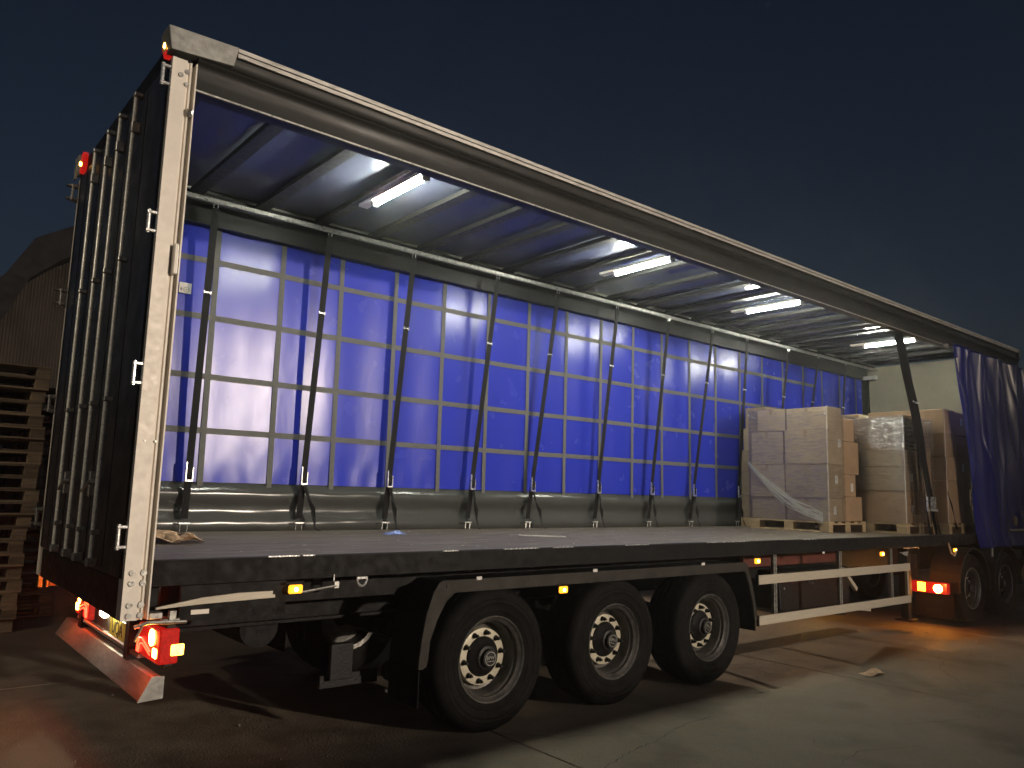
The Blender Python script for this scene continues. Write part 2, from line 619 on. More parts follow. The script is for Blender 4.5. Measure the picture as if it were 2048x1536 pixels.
# ------------------------------------------------------------------ ground, background
g = MB().box(-300, 400, -300, 400, -0.30, -0.012)
ground = g.obj("ground", CONC, kind="structure")
# concrete slabs with open joints
xs = [-13.5 + 4.02 * k for k in range(12)]
ys = [-16.8, -10.8, -4.8, 3.2, 9.2, 15.2, 19.0]
slab_cache = {}
for i in range(len(xs) - 1):
    for j in range(len(ys) - 1):
        x0, x1, y0, y1 = xs[i] + 0.009, xs[i + 1] - 0.009, ys[j] + 0.009, ys[j + 1] - 0.009
        key = (round(x1 - x0, 3), round(y1 - y0, 3))
        if key not in slab_cache:
            slab_cache[key] = MB().box(-key[0] / 2, key[0] / 2, -key[1] / 2, key[1] / 2, -0.05, 0, b=0.004).mesh("concrete_slab", CONC)
        o = bpy.data.objects.new("concrete_slab", slab_cache[key])
        COL.objects.link(o)
        o.parent = ground
        dz = random.uniform(-0.0015, 0.0)
        sk = 0.13 if True else 0
        o.location = ((x0 + x1) / 2, (y0 + y1) / 2, dz)
# cracks: jagged dark openings lying on the slabs
def crack(pts, w, name="crack"):
    m = MB()
    P = []
    for (a, b) in zip(pts[:-1], pts[1:]):
        for k in range(8):
            t = k / 8
            P.append(Vector((a[0] + (b[0] - a[0]) * t, a[1] + (b[1] - a[1]) * t, 0.0025)) + Vector((random.uniform(-.018, .018), random.uniform(-.018, .018), 0)))
    L, Rr = [], []
    for k, p in enumerate(P):
        d = (P[min(k + 1, len(P) - 1)] - P[max(k - 1, 0)]).normalized()
        nrm = Vector((-d.y, d.x, 0))
        ww = w * random.uniform(0.4, 1.2)
        L.append(p + nrm * ww)
        Rr.append(p - nrm * ww)
    n = len(P)
    m.add(L + Rr, [(i, i + 1, n + i + 1, n + i) for i in range(n - 1)])
    o = m.obj(name, INK)
    o.parent = ground
    return o


crack([(2.66, -0.98), (3.0, -0.86), (3.35, -0.80), (3.85, -0.66), (4.3, -0.62)], 0.005)
crack([(6.35, 0.3), (5.9, 0.45), (5.6, 0.42)], 0.006)
crack([(2.56, 0.02), (2.9, -0.35), (3.3, -0.5)], 0.004)
crack([(7.4, -1.3), (7.9, -0.9), (8.6, -0.75), (9.0, -0.2)], 0.004)
crack([(3.7, -1.9), (4.4, -1.75), (5.0, -2.0)], 0.003)
crack([(5.3, -1.6), (6.0, -1.9), (6.45, -1.95)], 0.003)

# leaf / scrap of paper on the ground
m = MB()
m.grid(lambda u, v: (6.80 + 0.26 * u + 0.03 * v, -0.70 + 0.14 * v - 0.03 * u, 0.006 + 0.035 * abs(math.sin(3 * u + 2 * v)) * u), 6, 4)
o = m.obj("paper_scrap", BROWNP)
tag(o, "small crumpled paper scrap on the concrete below the side guard", "litter")

# warehouse behind, on the left
BY = 20.0
wh = thing("warehouse", (6.5, BY, 0), "dark warehouse with corrugated gable wall behind the pallets", "warehouse")
OUT = [(0.15, 0.0), (0.15, 3.3), (1.10, 5.35), (1.77, 7.05), (2.42, 7.58), (2.95, 7.95), (6.5, 9.3), (10.0, 7.95), (11.2, 7.05), (12.2, 5.2), (12.9, 3.3), (12.9, 0)]


def topz(x):
    prev = OUT[1]
    for q in OUT[2:-1]:
        if x <= q[0]:
            t = (x - prev[0]) / (q[0] - prev[0])
            return prev[1] + (q[1] - prev[1]) * t
        prev = q
    return 3.3


m = MB()
N = 330
vv = []
for i in range(N + 1):
    x = 0.16 + (12.88 - 0.16) * i / N
    y = BY + (0.028 if i % 2 else 0.0)
    vv += [(x, y, 0), (x, y, topz(x))]
m.add(vv, [(2 * i, 2 * i + 2, 2 * i + 3, 2 * i + 1) for i in range(N)])
m.box(0.16, 12.88, BY + 0.06, BY + 0.2, 0, 3.2)
m.obj("cladding", CORR, wh)
R2 = [(0.15 - 0.72, 3.1), (0.35, 5.95), (1.19, 6.98), (1.77, 8.08), (2.81, 8.74), (6.5, 10.05), (10.2, 8.74), (11.6, 7.6), (12.6, 5.9), (13.6, 3.1)]
INr = [(0.15, 3.1), (1.05, 5.3), (1.75, 6.98), (2.42, 7.60), (2.95, 7.97), (6.5, 9.32), (10.0, 7.97), (11.2, 7.02), (12.2, 5.2), (12.9, 3.1)]
for a, b, c, d in zip(R2[:-1], R2[1:], INr[1:], INr[:-1]):
    m = MB().prism([a, b, c, d], 'y', BY - 0.9, BY + 25)
    m.obj("roof_panel", ROOFM, wh)
for sx, z in ((0.16, 3.1), (12.75, 3.1)):
    MB().box(sx, sx + 0.15, BY + 0.21, BY + 25, 0, z).obj("side_wall", CORR, wh)
MB().box(5.0, 8.2, BY - 0.06, BY - 0.005, 0, 4.2).obj("roller_door", ROOFM, wh)

# distant tree line on the far left
for k, (tx, ty, h) in enumerate([(-26, 62, 9.0), (-16, 70, 8.0), (-7, 66, 7.5)]):
    t = thing("broadleaf_tree", (tx, ty, 0), ["tall dark tree silhouette far behind the pallets, the leftmost", "dark tree silhouette far behind, second from the left",
                                              "low dark tree silhouette nearest to the warehouse roof"][k], "tree", "trees on the horizon")
    MB().cyl((tx, ty, 0), (tx, ty, h * 0.5), 0.3, 8, 0.15).obj("trunk", ROOFM, t)
    m = MB()
    for q in range(1400):
        d = Vector((random.gauss(0, 1), random.gauss(0, 1), random.gauss(0, 1))).normalized() * random.uniform(0.3, 1) ** 0.4
        d.x *= 3.2 * (1 + 0.3 * noise.noise(d * 2)); d.y *= 3.0; d.z *= h * 0.36
        c = Vector((tx, ty, h * 0.62)) + d
        a = Vector((random.uniform(-.3, .3), random.uniform(-.3, .3), random.uniform(-.3, .3)))
        b = Vector((random.uniform(-.3, .3), random.uniform(-.3, .3), random.uniform(-.3, .3)))
        m.add([c, c + a, c + b], [(0, 1, 2)])
    m.obj("crown", TREEM, t)


# ------------------------------------------------------------------ pallets
def make_pallet(wood, L=1.2, W=0.8, label="", group=None):
    """long side along local x, origin at base centre"""
    t = thing("wooden_pallet", (0, 0, 0), label, "pallet", group)
    ms = {}

    def part(name, sx, sy, sz, x, y, z):
        k = (name, round(sx, 3), round(sy, 3), round(sz, 3))
        if k not in ms:
            ms[k] = MB().box(-sx / 2, sx / 2, -sy / 2, sy / 2, -sz / 2, sz / 2, b=0.003).mesh(name, wood)
        o = bpy.data.objects.new(name, ms[k])
        COL.objects.link(o)
        o.parent = t
        o.location = (x, y, z)
    for k, w in enumerate((0.145, 0.1, 0.145, 0.1, 0.145)):
        part("top_board", L, w, 0.022, 0, (-W / 2 + 0.0725) + k * (W - 0.145) / 4, 0.133)
    for x in (-L / 2 + 0.0725, 0, L / 2 - 0.0725):
        part("stringer_board", 0.145, W, 0.022, x, 0, 0.111)
    for k, w in enumerate((0.1, 0.145, 0.1)):
        y = (-W / 2 + w / 2, 0, W / 2 - w / 2)[k]
        part("bottom_board", L, w, 0.022, 0, y, 0.011)
        for x in (-L / 2 + 0.0725, 0, L / 2 - 0.0725):
            part("block", 0.143 if abs(x) > 0.01 else 0.14, w - 0.002, 0.078, x, y, 0.061)
    return t


ORD = ["lowest", "second", "third", "fourth", "fifth", "sixth", "seventh", "eighth", "ninth", "tenth", "eleventh", "twelfth",
       "thirteenth", "fourteenth", "fifteenth", "sixteenth", "seventeenth", "eighteenth", "nineteenth", "twentieth", "twenty-first"]
pp = make_pallet(OLDWOOD, label="x")
first = True
rp = random.Random(3)
for si, (px, py, n, nm) in enumerate([(-0.16, 6.35, 21, "front"), (0.32, 7.35, 20, "rear"), (-1.5, 6.4, 19, "left")]):
    for k in range(n):
        o = pp if first else copy_tree(pp)
        first = False
        o.location = (px + rp.uniform(-0.035, 0.035) - (0.06 if (si == 0 and k < 8) else 0), py + rp.uniform(-0.03, 0.03), 0.002 + k * 0.1445)
        o.rotation_euler = (0, 0, R(rp.uniform(-1.6, 1.6) + (180 if rp.random() < .5 else 0)))
        o["label"] = ("top" if k == n - 1 else ORD[k]) + (" weathered pallet" if k == n - 1 else " weathered pallet from the ground") + f" in the {nm} outdoor stack beside the trailer"
        o["group"] = "empty pallets stacked in the yard"

# ------------------------------------------------------------------ trailer
T = thing("curtainside_trailer", (0, 0, 0), "long curtain-side trailer with blue far curtain, open near side and lit interior", "trailer")
ZD, W_, L_ = 1.304, 2.55, 13.6

# corner posts
def post(y0, sgn, lab=None):
    def Y(v):
        return y0 + sgn * v
    prof = [(-0.012, 0.03), (-0.012, -0.004), (-0.006, -0.004), (-0.006, 0.0), (0.072, 0.0), (0.076, 0.018), (0.088, 0.022), (0.092, 0.010),
            (0.102, 0.010), (0.104, 0.06), (0.122, 0.06), (0.122, -0.002), (0.130, -0.002), (0.130, 0.09), (-0.012, 0.09)]
    m = MB().prism([(x, Y(v)) for x, v in prof], 'z', 0.99, 4.20)
    p = m.obj("corner_post", POSTM, T, lab)
    for (x, z) in ((0.040, 4.10), (0.075, 4.13), (0.075, 4.05)):
        MB().cyl((x, Y(0.001), z), (x, Y(-0.008), z), 0.014, 12).obj("rivet", GALV, p)
    for z in (1.24, 1.185, 1.07, 1.015):
        for x in (0.028, 0.086):
            if z < 1.1 or True:
                MB().cyl((x, Y(0.022 if x > .08 else 0.001), z), (x, Y(-0.008), z), 0.016, 12).obj("rivet", GALV, p)
    for (x, z) in ((0.03, 1.95), (0.085, 1.95)):
        MB().cyl((x, Y(0.02), z), (x, Y(-0.004), z), 0.006, 8).obj("rivet", GALV, p)
    MB().box(0.082, 0.108, min(Y(-0.038), Y(0.012)), max(Y(-0.038), Y(0.012)), 2.90, 3.08, b=0.006).obj("latch_plate", POSTM, p)
    MB().cyl((0.104, Y(0.012), 3.87), (0.104, Y(-0.012), 3.90), 0.018, 10).obj("latch_knob", GALV, p)
    return p


post(0.0, 1, "bright galvanised rear corner post with rivets")
post(W_, -1)

# rear header and corner caps
MB().box(0.005, 0.16, 0.05, W_ - 0.05, 4.21, 4.36, b=0.004).obj("rear_header", BLACK, T)
MB().prism([(-0.055, 4.375), (0.36, 4.393), (0.335, 4.262), (-0.03, 4.232)], 'y', -0.022, 0.14).obj("roof_corner_cap", CAPM, T, "grey weathered corner cap", bev=0.006)
MB().prism([(-0.055, 4.375), (0.36, 4.393), (0.335, 4.262), (-0.03, 4.232)], 'y', W_ - 0.14, W_ + 0.022).obj("roof_corner_cap", CAPM, T, bev=0.006)

# near roof rail : two bright strips + fascia + track lip
def roof_rail(side):
    def Y(v):
        return v if side == 0 else W_ - v
    m = MB()
    m.prism([(Y(-0.012), 4.366), (Y(-0.012), 4.392), (Y(0.05), 4.392), (Y(0.05), 4.366)], 'x', 0.36, 13.95)
    m.prism([(Y(-0.006), 4.336), (Y(-0.006), 4.361), (Y(0.05), 4.361), (Y(0.05), 4.336)], 'x', 0.36, 13.95)
    rr = m.obj("roof_rail", ALU, T)
    m = MB()
    P = [(0.02, 4.335), (0.035, 4.30), (0.030, 4.268), (0.008, 4.254), (-0.001, 4.240), (-0.001, 4.226), (0.010, 4.212), (0.024, 4.185), (0.030, 4.12), (0.030, 4.055), (0.115, 4.052), (0.115, 4.335)]
    m.prism([(Y(a), b) for a, b in P], 'x', 0.132, 13.95)
    m.obj("roof_fascia", FASC, T, smooth=True)
    m = MB()
    m.prism([(Y(0.026), 4.040), (Y(0.026), 4.050), (Y(0.118), 4.050), (Y(0.118), 4.040)], 'x', 0.132, 13.93)
    m.obj("curtain_track", FASC, T)
    m = MB()
    m.prism([(Y(0.022), 4.046), (Y(0.022), 4.056), (Y(0.0275), 4.056), (Y(0.0275), 4.046)], "x", 0.132, 13.93)
    m.obj("track_lip", GALV, T)
    return rr


roof_rail(0)
roof_rail(1)
MB().box(13.89, 13.99, -0.014, 0.10, 4.25, 4.40, b=0.005).obj("roof_corner_cap", CAPM, T)

# roof sheet with sagging folds between the bows
BOWS = [0.30 + 0.6 * k for k in range(22)]


def roofz(u, v):
    x = 0.16 + u * (13.9 - 0.16)
    y = 0.115 + v * (W_ - 0.23)
    ph = ((x - 0.30) / 0.6)
    s = abs(math.sin(math.pi * ph))
    edge = min(1, 6 * v * (1 - v))
    return (x, y, 4.375 - 0.012 * s * edge + 0.004 * noise.noise(Vector((x * 2, y * 1.2, 0))))


m = MB().grid(roofz, 320, 14)
m.obj("roof_sheet", ROOFS, T, smooth=True)
MB().box(0.36, 13.92, 0.05, W_ - 0.05, 4.386, 4.394).obj("roof_cover", mat("outer_roof_skin", (0.06, 0.06, 0.07), 0.6), T)
for x in BOWS:
    m = MB().box(x - 0.058, x + 0.058, 0.118, W_ - 0.118, 4.305, 4.350, b=0.004)
    m.obj("roof_bow", ALUBOW, T)

# interior strap rail and far valance
MB().box(0.14, 13.5, 2.235, 2.262, 4.19, 4.235, b=0.006).obj("strap_rail", GALV, T)
MB().box(0.14, 13.5, 0.30, 0.327, 4.225, 4.262, b=0.006).obj("strap_rail", GALV, T)
m = MB()
VP = [(2.505, 4.285), (2.500, 4.16), (2.475, 4.10), (2.468, 4.065), (2.480, 4.045), (2.515, 4.040), (2.53, 4.20), (2.53, 4.285)]
m.prism(VP, 'x', 0.14, 13.5)
m.obj("valance", FASC, T, "dark inner valance above the blue curtain", smooth=True)

# lights
for k, x in enumerate((2.07, 5.17, 7.74, 11.03)):
    b = MB().box(x - 0.045, x + 0.045, 0.33, 1.50, 4.225, 4.255, b=0.004)
    lt = b.obj("ceiling_light", POSTM, T, "lit tube light across the roof")
    MB().cyl((x, 0.50, 4.20), (x, 1.26, 4.20), 0.020, 12).obj("tube", TUBEM, lt, smooth=True)
    MB().box(x - 0.03, x + 0.03, 0.46, 0.50, 4.175, 4.226, b=0.004).obj("end_cap", GALV, lt)
    MB().box(x - 0.03, x + 0.03, 1.26, 1.30, 4.175, 4.226, b=0.004).obj("end_cap", GALV, lt)
    MB().tube([(x, 0.33, 4.26), (x + 0.02, 0.2, 4.27)], 0.006).obj("cable", STRAP, lt)

# far curtain
def curt(u, v):
    x = 0.13 + u * (13.5 - 0.13)
    z = 1.735 + v * (4.05 - 1.735)
    y = 2.525 + 0.006 * noise.noise(Vector((x * 0.9, z * 1.1, 3))) + 0.004 * math.sin(x * 2 * math.pi / 0.633)
    # pull wrinkles near the bottom edge
    w = max(0, 1 - (z - 1.735) / 0.35)
    y += 0.006 * w * noise.noise(Vector((x * 7, z * 3, 0)))
    if x > 11.6:
        y += 0.02 * math.sin((x - 11.6) * 9)
    return (x, y, z)


cur = MB().grid(curt, 420, 60).obj("side_curtain", BLUE, T, "blue far-side curtain with grey webbing grid", smooth=True)


def sk(u, v):
    x = 0.13 + u * 13.37
    z = 1.30 + v * (1.735 - 1.30)
    yy = 2.525 - 0.030 * math.sin(v * math.pi) ** 0.8 - 0.026 * math.sin(v * 3 * math.pi + 0.4)
    yy += 0.010 * noise.noise(Vector((x * 1.1, z * 4, 9))) + 0.006 * noise.noise(Vector((x * 3.7, z * 9, 4)))
    return (x, yy, z)


MB().grid(sk, 420, 26).obj("curtain_skirt", SKIRT, cur, "grey glossy skirt along the bottom of the blue curtain", smooth=True)


def band(fn, nu, name="webbing_band"):
    return MB().grid(fn, nu, 1).obj(name, WEB, cur)


for z in (3.735, 3.215, 2.675, 2.190):
    band(lambda u, v, z=z: (0.14 + u * 11.6, curt((0.01 + u * 11.6) / 13.37, (z - 1.735) / 2.315)[1] - 0.006 - 0.0005 * (z > 0), z - 0.026 + 0.052 * v + 0.004 * noise.noise(Vector((u * 9, z, 0)))), 180)
for k in range(21):
    x = 0.53 + 0.633 * k
    if x > 13.3:
        break
    sl = random.uniform(-0.012, 0.012)
    band(lambda u, v, x=x, sl=sl: (x - 0.025 + 0.05 * v + sl * u, 2.514 - 0.010 * (1 - u) ** 6, 1.64 + u * 2.40), 24)
    MB().box(x - 0.022, x + 0.022, 2.496, 2.502, 1.625, 1.66, b=0.002).obj("webbing_tip", GALV, cur)
# notice on the curtain
tg = MB().box(0.84, 0.945, 2.495, 2.499, 3.395, 3.49).obj("notice_tag", PAPER, cur)
text_mesh("8 \u2297", 0.036, INK, "notice_print", cur, face_side(0.888, 2.493, 3.425))

# load straps on the far side
def ribbon(pts, w, name, mt, parent, wx=1.0, tw=None, label=None):
    """flat strap through pts; width mostly along x"""
    m = MB()
    P = [Vector(p) for p in pts]
    n = len(P)
    L, Rr = [], []
    for i, p in enumerate(P):
        a = 0 if tw is None else tw[i]
        d = Vector((math.cos(a), math.sin(a), 0))
        L.append(p - d * w / 2)
        Rr.append(p + d * w / 2)
    th = 0.0018
    vs_ = [v + Vector((0, -th, 0)) for v in L + Rr] + [v + Vector((0, th, 0)) for v in L + Rr]
    fs = []
    for i in range(n - 1):
        fs += [(i, i + 1, n + i + 1, n + i), (2 * n + i, 2 * n + n + i, 2 * n + n + i + 1, 2 * n + i + 1),
               (i, 2 * n + i, 2 * n + i + 1, i + 1), (n + i, n + i + 1, 3 * n + i + 1, 3 * n + i)]
    m.add(vs_, fs)
    return m.obj(name, mt, parent, label)


def load_strap(xt, xb, yt=2.25, yb=2.43, zb=1.36, loose=True):
    def P(t):
        return Vector((xt + (xb - xt) * t, yt + (yb - yt) * t ** 1.0, 4.15 + (zb + 0.06 - 4.15) * t))
    N = 24
    pts = [P(i / N) for i in range(N + 1)]
    s = ribbon(pts, 0.062, "load_strap", STRAP, T)
    # top hook
    p = P(0)
    MB().tube([(p.x - 0.018, p.y, p.z), (p.x - 0.018, p.y - 0.005, 4.20), (p.x - 0.010, p.y, 4.225), (p.x + 0.010, p.y, 4.225), (p.x + 0.018, p.y - 0.005, 4.20), (p.x + 0.018, p.y, p.z)], 0.005, 6).obj("top_hook", CHROME, s)
    # slider
    p = P((4.15 - 3.39) / (4.15 - zb - 0.06))
    MB().box(p.x - 0.033, p.x - 0.024, p.y - 0.012, p.y + 0.006, p.z - 0.012, p.z + 0.016, b=0.002).box(p.x + 0.024, p.x + 0.033, p.y - 0.012, p.y + 0.006, p.z - 0.016, p.z + 0.012, b=0.002).box(p.x - 0.03, p.x + 0.03, p.y - 0.008, p.y - 0.003, p.z - 0.005, p.z + 0.005).obj("slider", CHROME, s)
    # over-centre buckle
    t = (4.15 - 1.82) / (4.15 - zb - 0.06)
    p = P(t)
    b = MB()
    b.box(p.x - 0.034, p.x - 0.027, p.y - 0.035, p.y - 0.012, p.z - 0.075, p.z + 0.085)
    b.box(p.x - 0.034, p.x + 0.030, p.y - 0.032, p.y - 0.018, p.z - 0.082, p.z - 0.070)
    b.box(p.x + 0.024, p.x + 0.030, p.y - 0.030, p.y - 0.014, p.z - 0.075, p.z + 0.035)
    b.obj("buckle", CHROME, s)
    MB().box(p.x - 0.024, p.x + 0.022, p.y - 0.034, p.y - 0.008, p.z - 0.05, p.z + 0.04, b=0.004).obj("buckle_plate", BLACK, s)
    # bottom hook
    hx, hy = xb, yb
    h = MB()
    h.box(hx - 0.050, hx + 0.045, hy - 0.03, hy - 0.005, zb + 0.012, zb + 0.028, b=0.003)
    h.tube([(hx - 0.03, hy - 0.012, zb + 0.015), (hx - 0.035, hy - 0.012, ZD + 0.004)], 0.004, 6)
    h.tube([(hx + 0.03, hy - 0.012, zb + 0.015), (hx + 0.025, hy - 0.012, ZD + 0.004)], 0.004, 6)
    h.obj("bottom_hook", CHROME, s)
    if loose:
        k = random.uniform(0.03, 0.11)
        q = [(p.x + 0.012, p.y - 0.01, p.z - 0.09), (p.x + 0.02 + k * 0.3, p.y - 0.02, p.z - 0.2), (p.x + 0.01 + k * 0.8, p.y - 0.035, p.z - 0.30), (p.x + k, p.y - 0.05, p.z - 0.40), (p.x + k * 0.9 + 0.02, p.y - 0.07, ZD + 0.03), (p.x + k * 1.4, p.y - 0.09, ZD + 0.006)]
        ribbon(q, 0.046, "strap_tail", STRAP, s, tw=[0.1, 0.5, -0.4, 0.5, 0.9, 0.3])
    return s


for i, (a, b) in enumerate([(1.02, 1.03), (2.13, 2.08), (3.10, 3.01), (4.24, 4.06), (5.19, 4.94), (6.26, 6.07), (7.31, 7.11), (8.33, 8.02), (9.22, 9.16), (10.40, 10.1), (11.35, 10.9), (12.3, 12.2)]):
    load_strap(a, b, loose=(i > 0))

# near-side straps pushed forward in a bundle
for j in range(5):
    ph = random.uniform(0, 6)
    xt, xb = 9.72 + 0.075 * j, 10.22 + 0.10 * j + random.uniform(-.03, .03)
    pts, tw = [], []
    for i in range(33):
        t = i / 32
        pts.append((xt + (xb - xt) * (t + 0.14 * math.sin(t * math.pi)) + 0.012 * math.sin(9 * t + ph), 0.24 - 0.20 * t + 0.02 * math.sin(5 * t + ph) + 0.014 * j, 4.15 - 2.95 * t))
        tw.append(0.5 * math.sin(t * 5 + ph) + 0.2)
    s = ribbon(pts, 0.085, "near_strap", STRAP, T, tw=tw)
    p = Vector(pts[26])
    b = MB()
    b.box(p.x - 0.05, p.x - 0.035, p.y - 0.05, p.y - 0.028, p.z - 0.11, p.z + 0.07, b=0.003)
    b.box(p.x - 0.05, p.x + 0.03, p.y - 0.048, p.y - 0.03, p.z - 0.13, p.z - 0.10, b=0.003)
    b.obj("buckle", CHROME, s)
    if j in (1, 3):
        p = Vector(pts[11])
        MB().box(p.x - 0.05, p.x + 0.05, p.y - 0.03, p.y - 0.015, p.z - 0.012, p.z + 0.016, b=0.003).obj("slider", CHROME, s)
ribbon([(10.74, 0.02, 1.9), (10.80, 0.0, 1.72), (10.86, -0.01, 1.52), (10.95, 0.0, 1.38)], 0.06, "loose_strap_end", STRAP, T, tw=[.2, .7, .3, .9])
MB().tube([(10.60, -0.01, 1.20), (10.63, -0.03, 1.06), (10.72, -0.04, 1.02), (10.80, -0.03, 1.08)], 0.012, 8).obj("strap_hook", CHROME, T)

# deck
ybs = [0.035, 0.30, 0.52, 1.02, 1.53, 2.03, 2.515]
for a, b in zip(ybs[:-1], ybs[1:]):
    MB().box(0.13, 13.5, a + 0.0025, b - 0.0025, ZD - 0.03, ZD, b=0.0015).obj("floor_board", DECKM, T)
for yy in (0.0, W_ - 0.034):
    MB().box(0.132, 13.55, yy, yy + 0.034, 1.16, ZD - 0.006, b=0.003).obj("side_rave", BLACK, T)
    MB().box(0.132, 13.55, yy + 0.004, yy + 0.032, ZD - 0.005, ZD + 0.001).obj("rave_trim", FASC, T)
for a, b in ((0.78, 0.98), (1.0, 1.08), (2.05, 2.18), (2.60, 2.95), (3.1, 3.32), (3.95, 4.25), (5.1, 5.8), (6.8, 7.1)):
    o = MB().box(a, b, -0.002, 0.014, ZD - 0.004, ZD + 0.003).obj("worn_edge", CHROME, T, "bright worn metal on the deck edge")
for x, z in ((3.55, 1.075), (5.0, 1.075), (2.35, 1.07), (7.2, 1.12)):
    MB().box(x, x + 0.05, -0.008, 0.0, z + 0.02, z + 0.045, b=0.003).obj("reflector_tab", PAPER, T)

# headboard
MB().box(13.50, 13.58, 0.10, 2.45, ZD, 4.27).obj("headboard", HEADB, T)
MB().box(13.42, 13.56, 2.40, 2.54, ZD, 4.03).obj("front_post", BLACK, T)
MB().box(13.45, 13.60, 0.01, 0.10, 1.1, 4.04).obj("front_post", BLACK, T)
MB().box(13.33, 13.42, 2.20, 2.47, 4.02, 4.09, b=0.004).obj("curtain_roller", GALV, T)

# rear frame, doors
MB().box(0.0, 0.20, 0.09, W_ - 0.09, 0.98, 1.19, b=0.004).obj("rear_sill", BLACK, T)
for d, (y0, y1) in enumerate(((0.035, 1.272), (1.278, 2.515))):
    door = MB().box(-0.012, 0.028, y0, y1, 1.20, 4.205, b=0.004).obj("rear_door", DOORM, T, "dark rear door with locking bars")
    for gy in [y0 + 0.155 * q for q in (3, 6)]:
        MB().box(-0.0145, -0.0120, gy - 0.004, gy + 0.004, 1.23, 4.18).obj("panel_seam", BLACK, door)
    bars = ((0.64, 0), (1.03, 1)) if d == 0 else ((1.36, 2), (1.78, 3))
    for by, q in bars:
        lb = MB().cyl((-0.048, by, 1.24), (-0.048, by, 4.19), 0.0135, 12).obj("locking_bar", BARM, door, smooth=True)
        for z in (4.19, 3.97, 3.10, 2.22, 1.42):
            MB().box(-0.066, -0.013, by - 0.032, by + 0.016, z - (0.035 if z == 3.97 else 0.014), z + (0.035 if z == 3.97 else 0.014), b=0.004).obj("bar_keeper", GALV, lb)
        MB().box(-0.07, -0.013, by - 0.03, by + 0.03, 1.22, 1.27, b=0.005).obj("cam_keeper", GALV, lb)
    hy = (0.82, 1.58)[d]
    hd = MB().tube([(-0.055, hy - 0.18, 1.72), (-0.075, hy - 0.08, 1.72), (-0.075, hy + 0.08, 1.66), (-0.06, hy + 0.18, 1.66)], 0.010, 8).obj("door_handle", GALV, door)
    MB().box(-0.07, -0.013, hy - 0.06, hy - 0.02, 1.63, 1.78, b=0.004).obj("handle_catch", GALV, hd)
    # hinges
    for z in (4.08, 3.19, 2.32, 1.43):
        hyy, s = (0.02, -1) if d == 0 else (W_ - 0.02, 1)
        h = MB()
        h.box(-0.065, -0.013, hyy - 0.015, hyy + 0.015, z + 0.045, z + 0.062, b=0.003)
        h.box(-0.065, -0.013, hyy - 0.015, hyy + 0.015, z - 0.062, z - 0.045, b=0.003)
        h.cyl((-0.055, hyy, z - 0.068), (-0.055, hyy, z + 0.068), 0.011, 10)
        h.box(-0.016, 0.0, hyy - 0.01 - (0.0 if d else 0.004), hyy + 0.012, z - 0.085, z + 0.085)
        if d == 1:
            h.prism([(-0.10, z + 0.055), (-0.013, z + 0.045), (-0.013, z + 0.075), (-0.07, z + 0.07)], 'y', hyy + 0.0, hyy + 0.045)
            h.prism([(-0.10, z - 0.050), (-0.013, z - 0.075), (-0.013, z - 0.045), (-0.08, z - 0.04)], 'y', hyy + 0.0, hyy + 0.045)
        h.obj("hinge", CHROME if d == 0 else GALV, door)

# top red lamps
for y0 in (0.04, 2.36):
    lam = MB().prism([(y0, 4.385), (y0 + 0.10, 4.365), (y0 + 0.13, 4.30), (y0 + 0.06, 4.215), (y0 + 0.0, 4.26)], 'x', -0.035, 0.004).obj("top_marker_lamp", REDDIM, T, "red lamp at the top rear corner")
    MB().cyl((-0.036, y0 + 0.055, 4.295), (-0.044, y0 + 0.055, 4.295), 0.016, 12).obj("bulb", YEL, lam)
MB().prism([(W_ - 0.02, 4.36), (W_ + 0.035, 4.30), (W_ + 0.03, 4.20), (W_ - 0.02, 4.20)], 'x', -0.05, -0.038).obj("lamp_bracket", CAPM, T)

# lower rear panel with lamps
LX = 0.235
MB().box(LX + 0.012, LX + 0.06, 0.05, W_ - 0.05, 0.72, 0.985, b=0.003).obj("lamp_panel", MUDG, T)
MB().box(LX - 0.02, LX + 0.02, 0.45, W_ - 0.45, 0.700, 0.722, b=0.002).obj("panel_lip", ALU, T)


def rear_lamp(y0, y1, side):
    lx = LX - 0.03
    b = MB().prism([(y0, 0.735), (y1, 0.735), (y1, 0.91), (y0 + 0.0, 0.925)] if side == 0 else [(y0, 0.735), (y1, 0.735), (y1, 0.925), (y0, 0.91)], 'x', lx, LX + 0.08).obj("rear_lamp", REDDIM, T, "lit rear lamp cluster with red lens", bev=0.012)
    s = 1 if side == 0 else -1
    yo = y0 if side == 0 else y1
    MB().cyl((lx - 0.006, yo + s * 0.13, 0.865), (lx + 0.02, yo + s * 0.13, 0.865), 0.045, 20).obj("lit_bulb", YEL, b, smooth=True)
    MB().box(lx - 0.006, lx + 0.01, min(yo + s * 0.03, yo + s * 0.09), max(yo + s * 0.03, yo + s * 0.09), 0.765, 0.815, b=0.004).obj("lit_bulb", YEL, b)
    tp = MB().tube([(lx - 0.006, yo + s * 0.13, 0.79), (lx - 0.006, yo + s * 0.30, 0.835), (lx - 0.006, yo + s * 0.36, 0.83), (lx - 0.006, yo + s * 0.385, 0.79), (lx - 0.006, yo + s * 0.385, 0.75)], 0.005, 6)
    tp.tube([(lx - 0.006, yo + s * 0.13, 0.77), (lx - 0.006, yo + s * 0.29, 0.81), (lx - 0.006, yo + s * 0.34, 0.80), (lx - 0.006, yo + s * 0.36, 0.75)], 0.004, 6)
    tp.obj("light_guide", REDE, b)
    gl = bpy.data.lights.new("rear_lamp_light", 'POINT')
    gl.energy = 5
    gl.color = (1.0, 0.09, 0.02)
    gl.shadow_soft_size = 0.05
    go = bpy.data.objects.new("rear_lamp_light", gl)
    COL.objects.link(go)
    go.parent = b
    go.location = (lx - 0.09, yo + s * 0.12, 0.84)
    return b


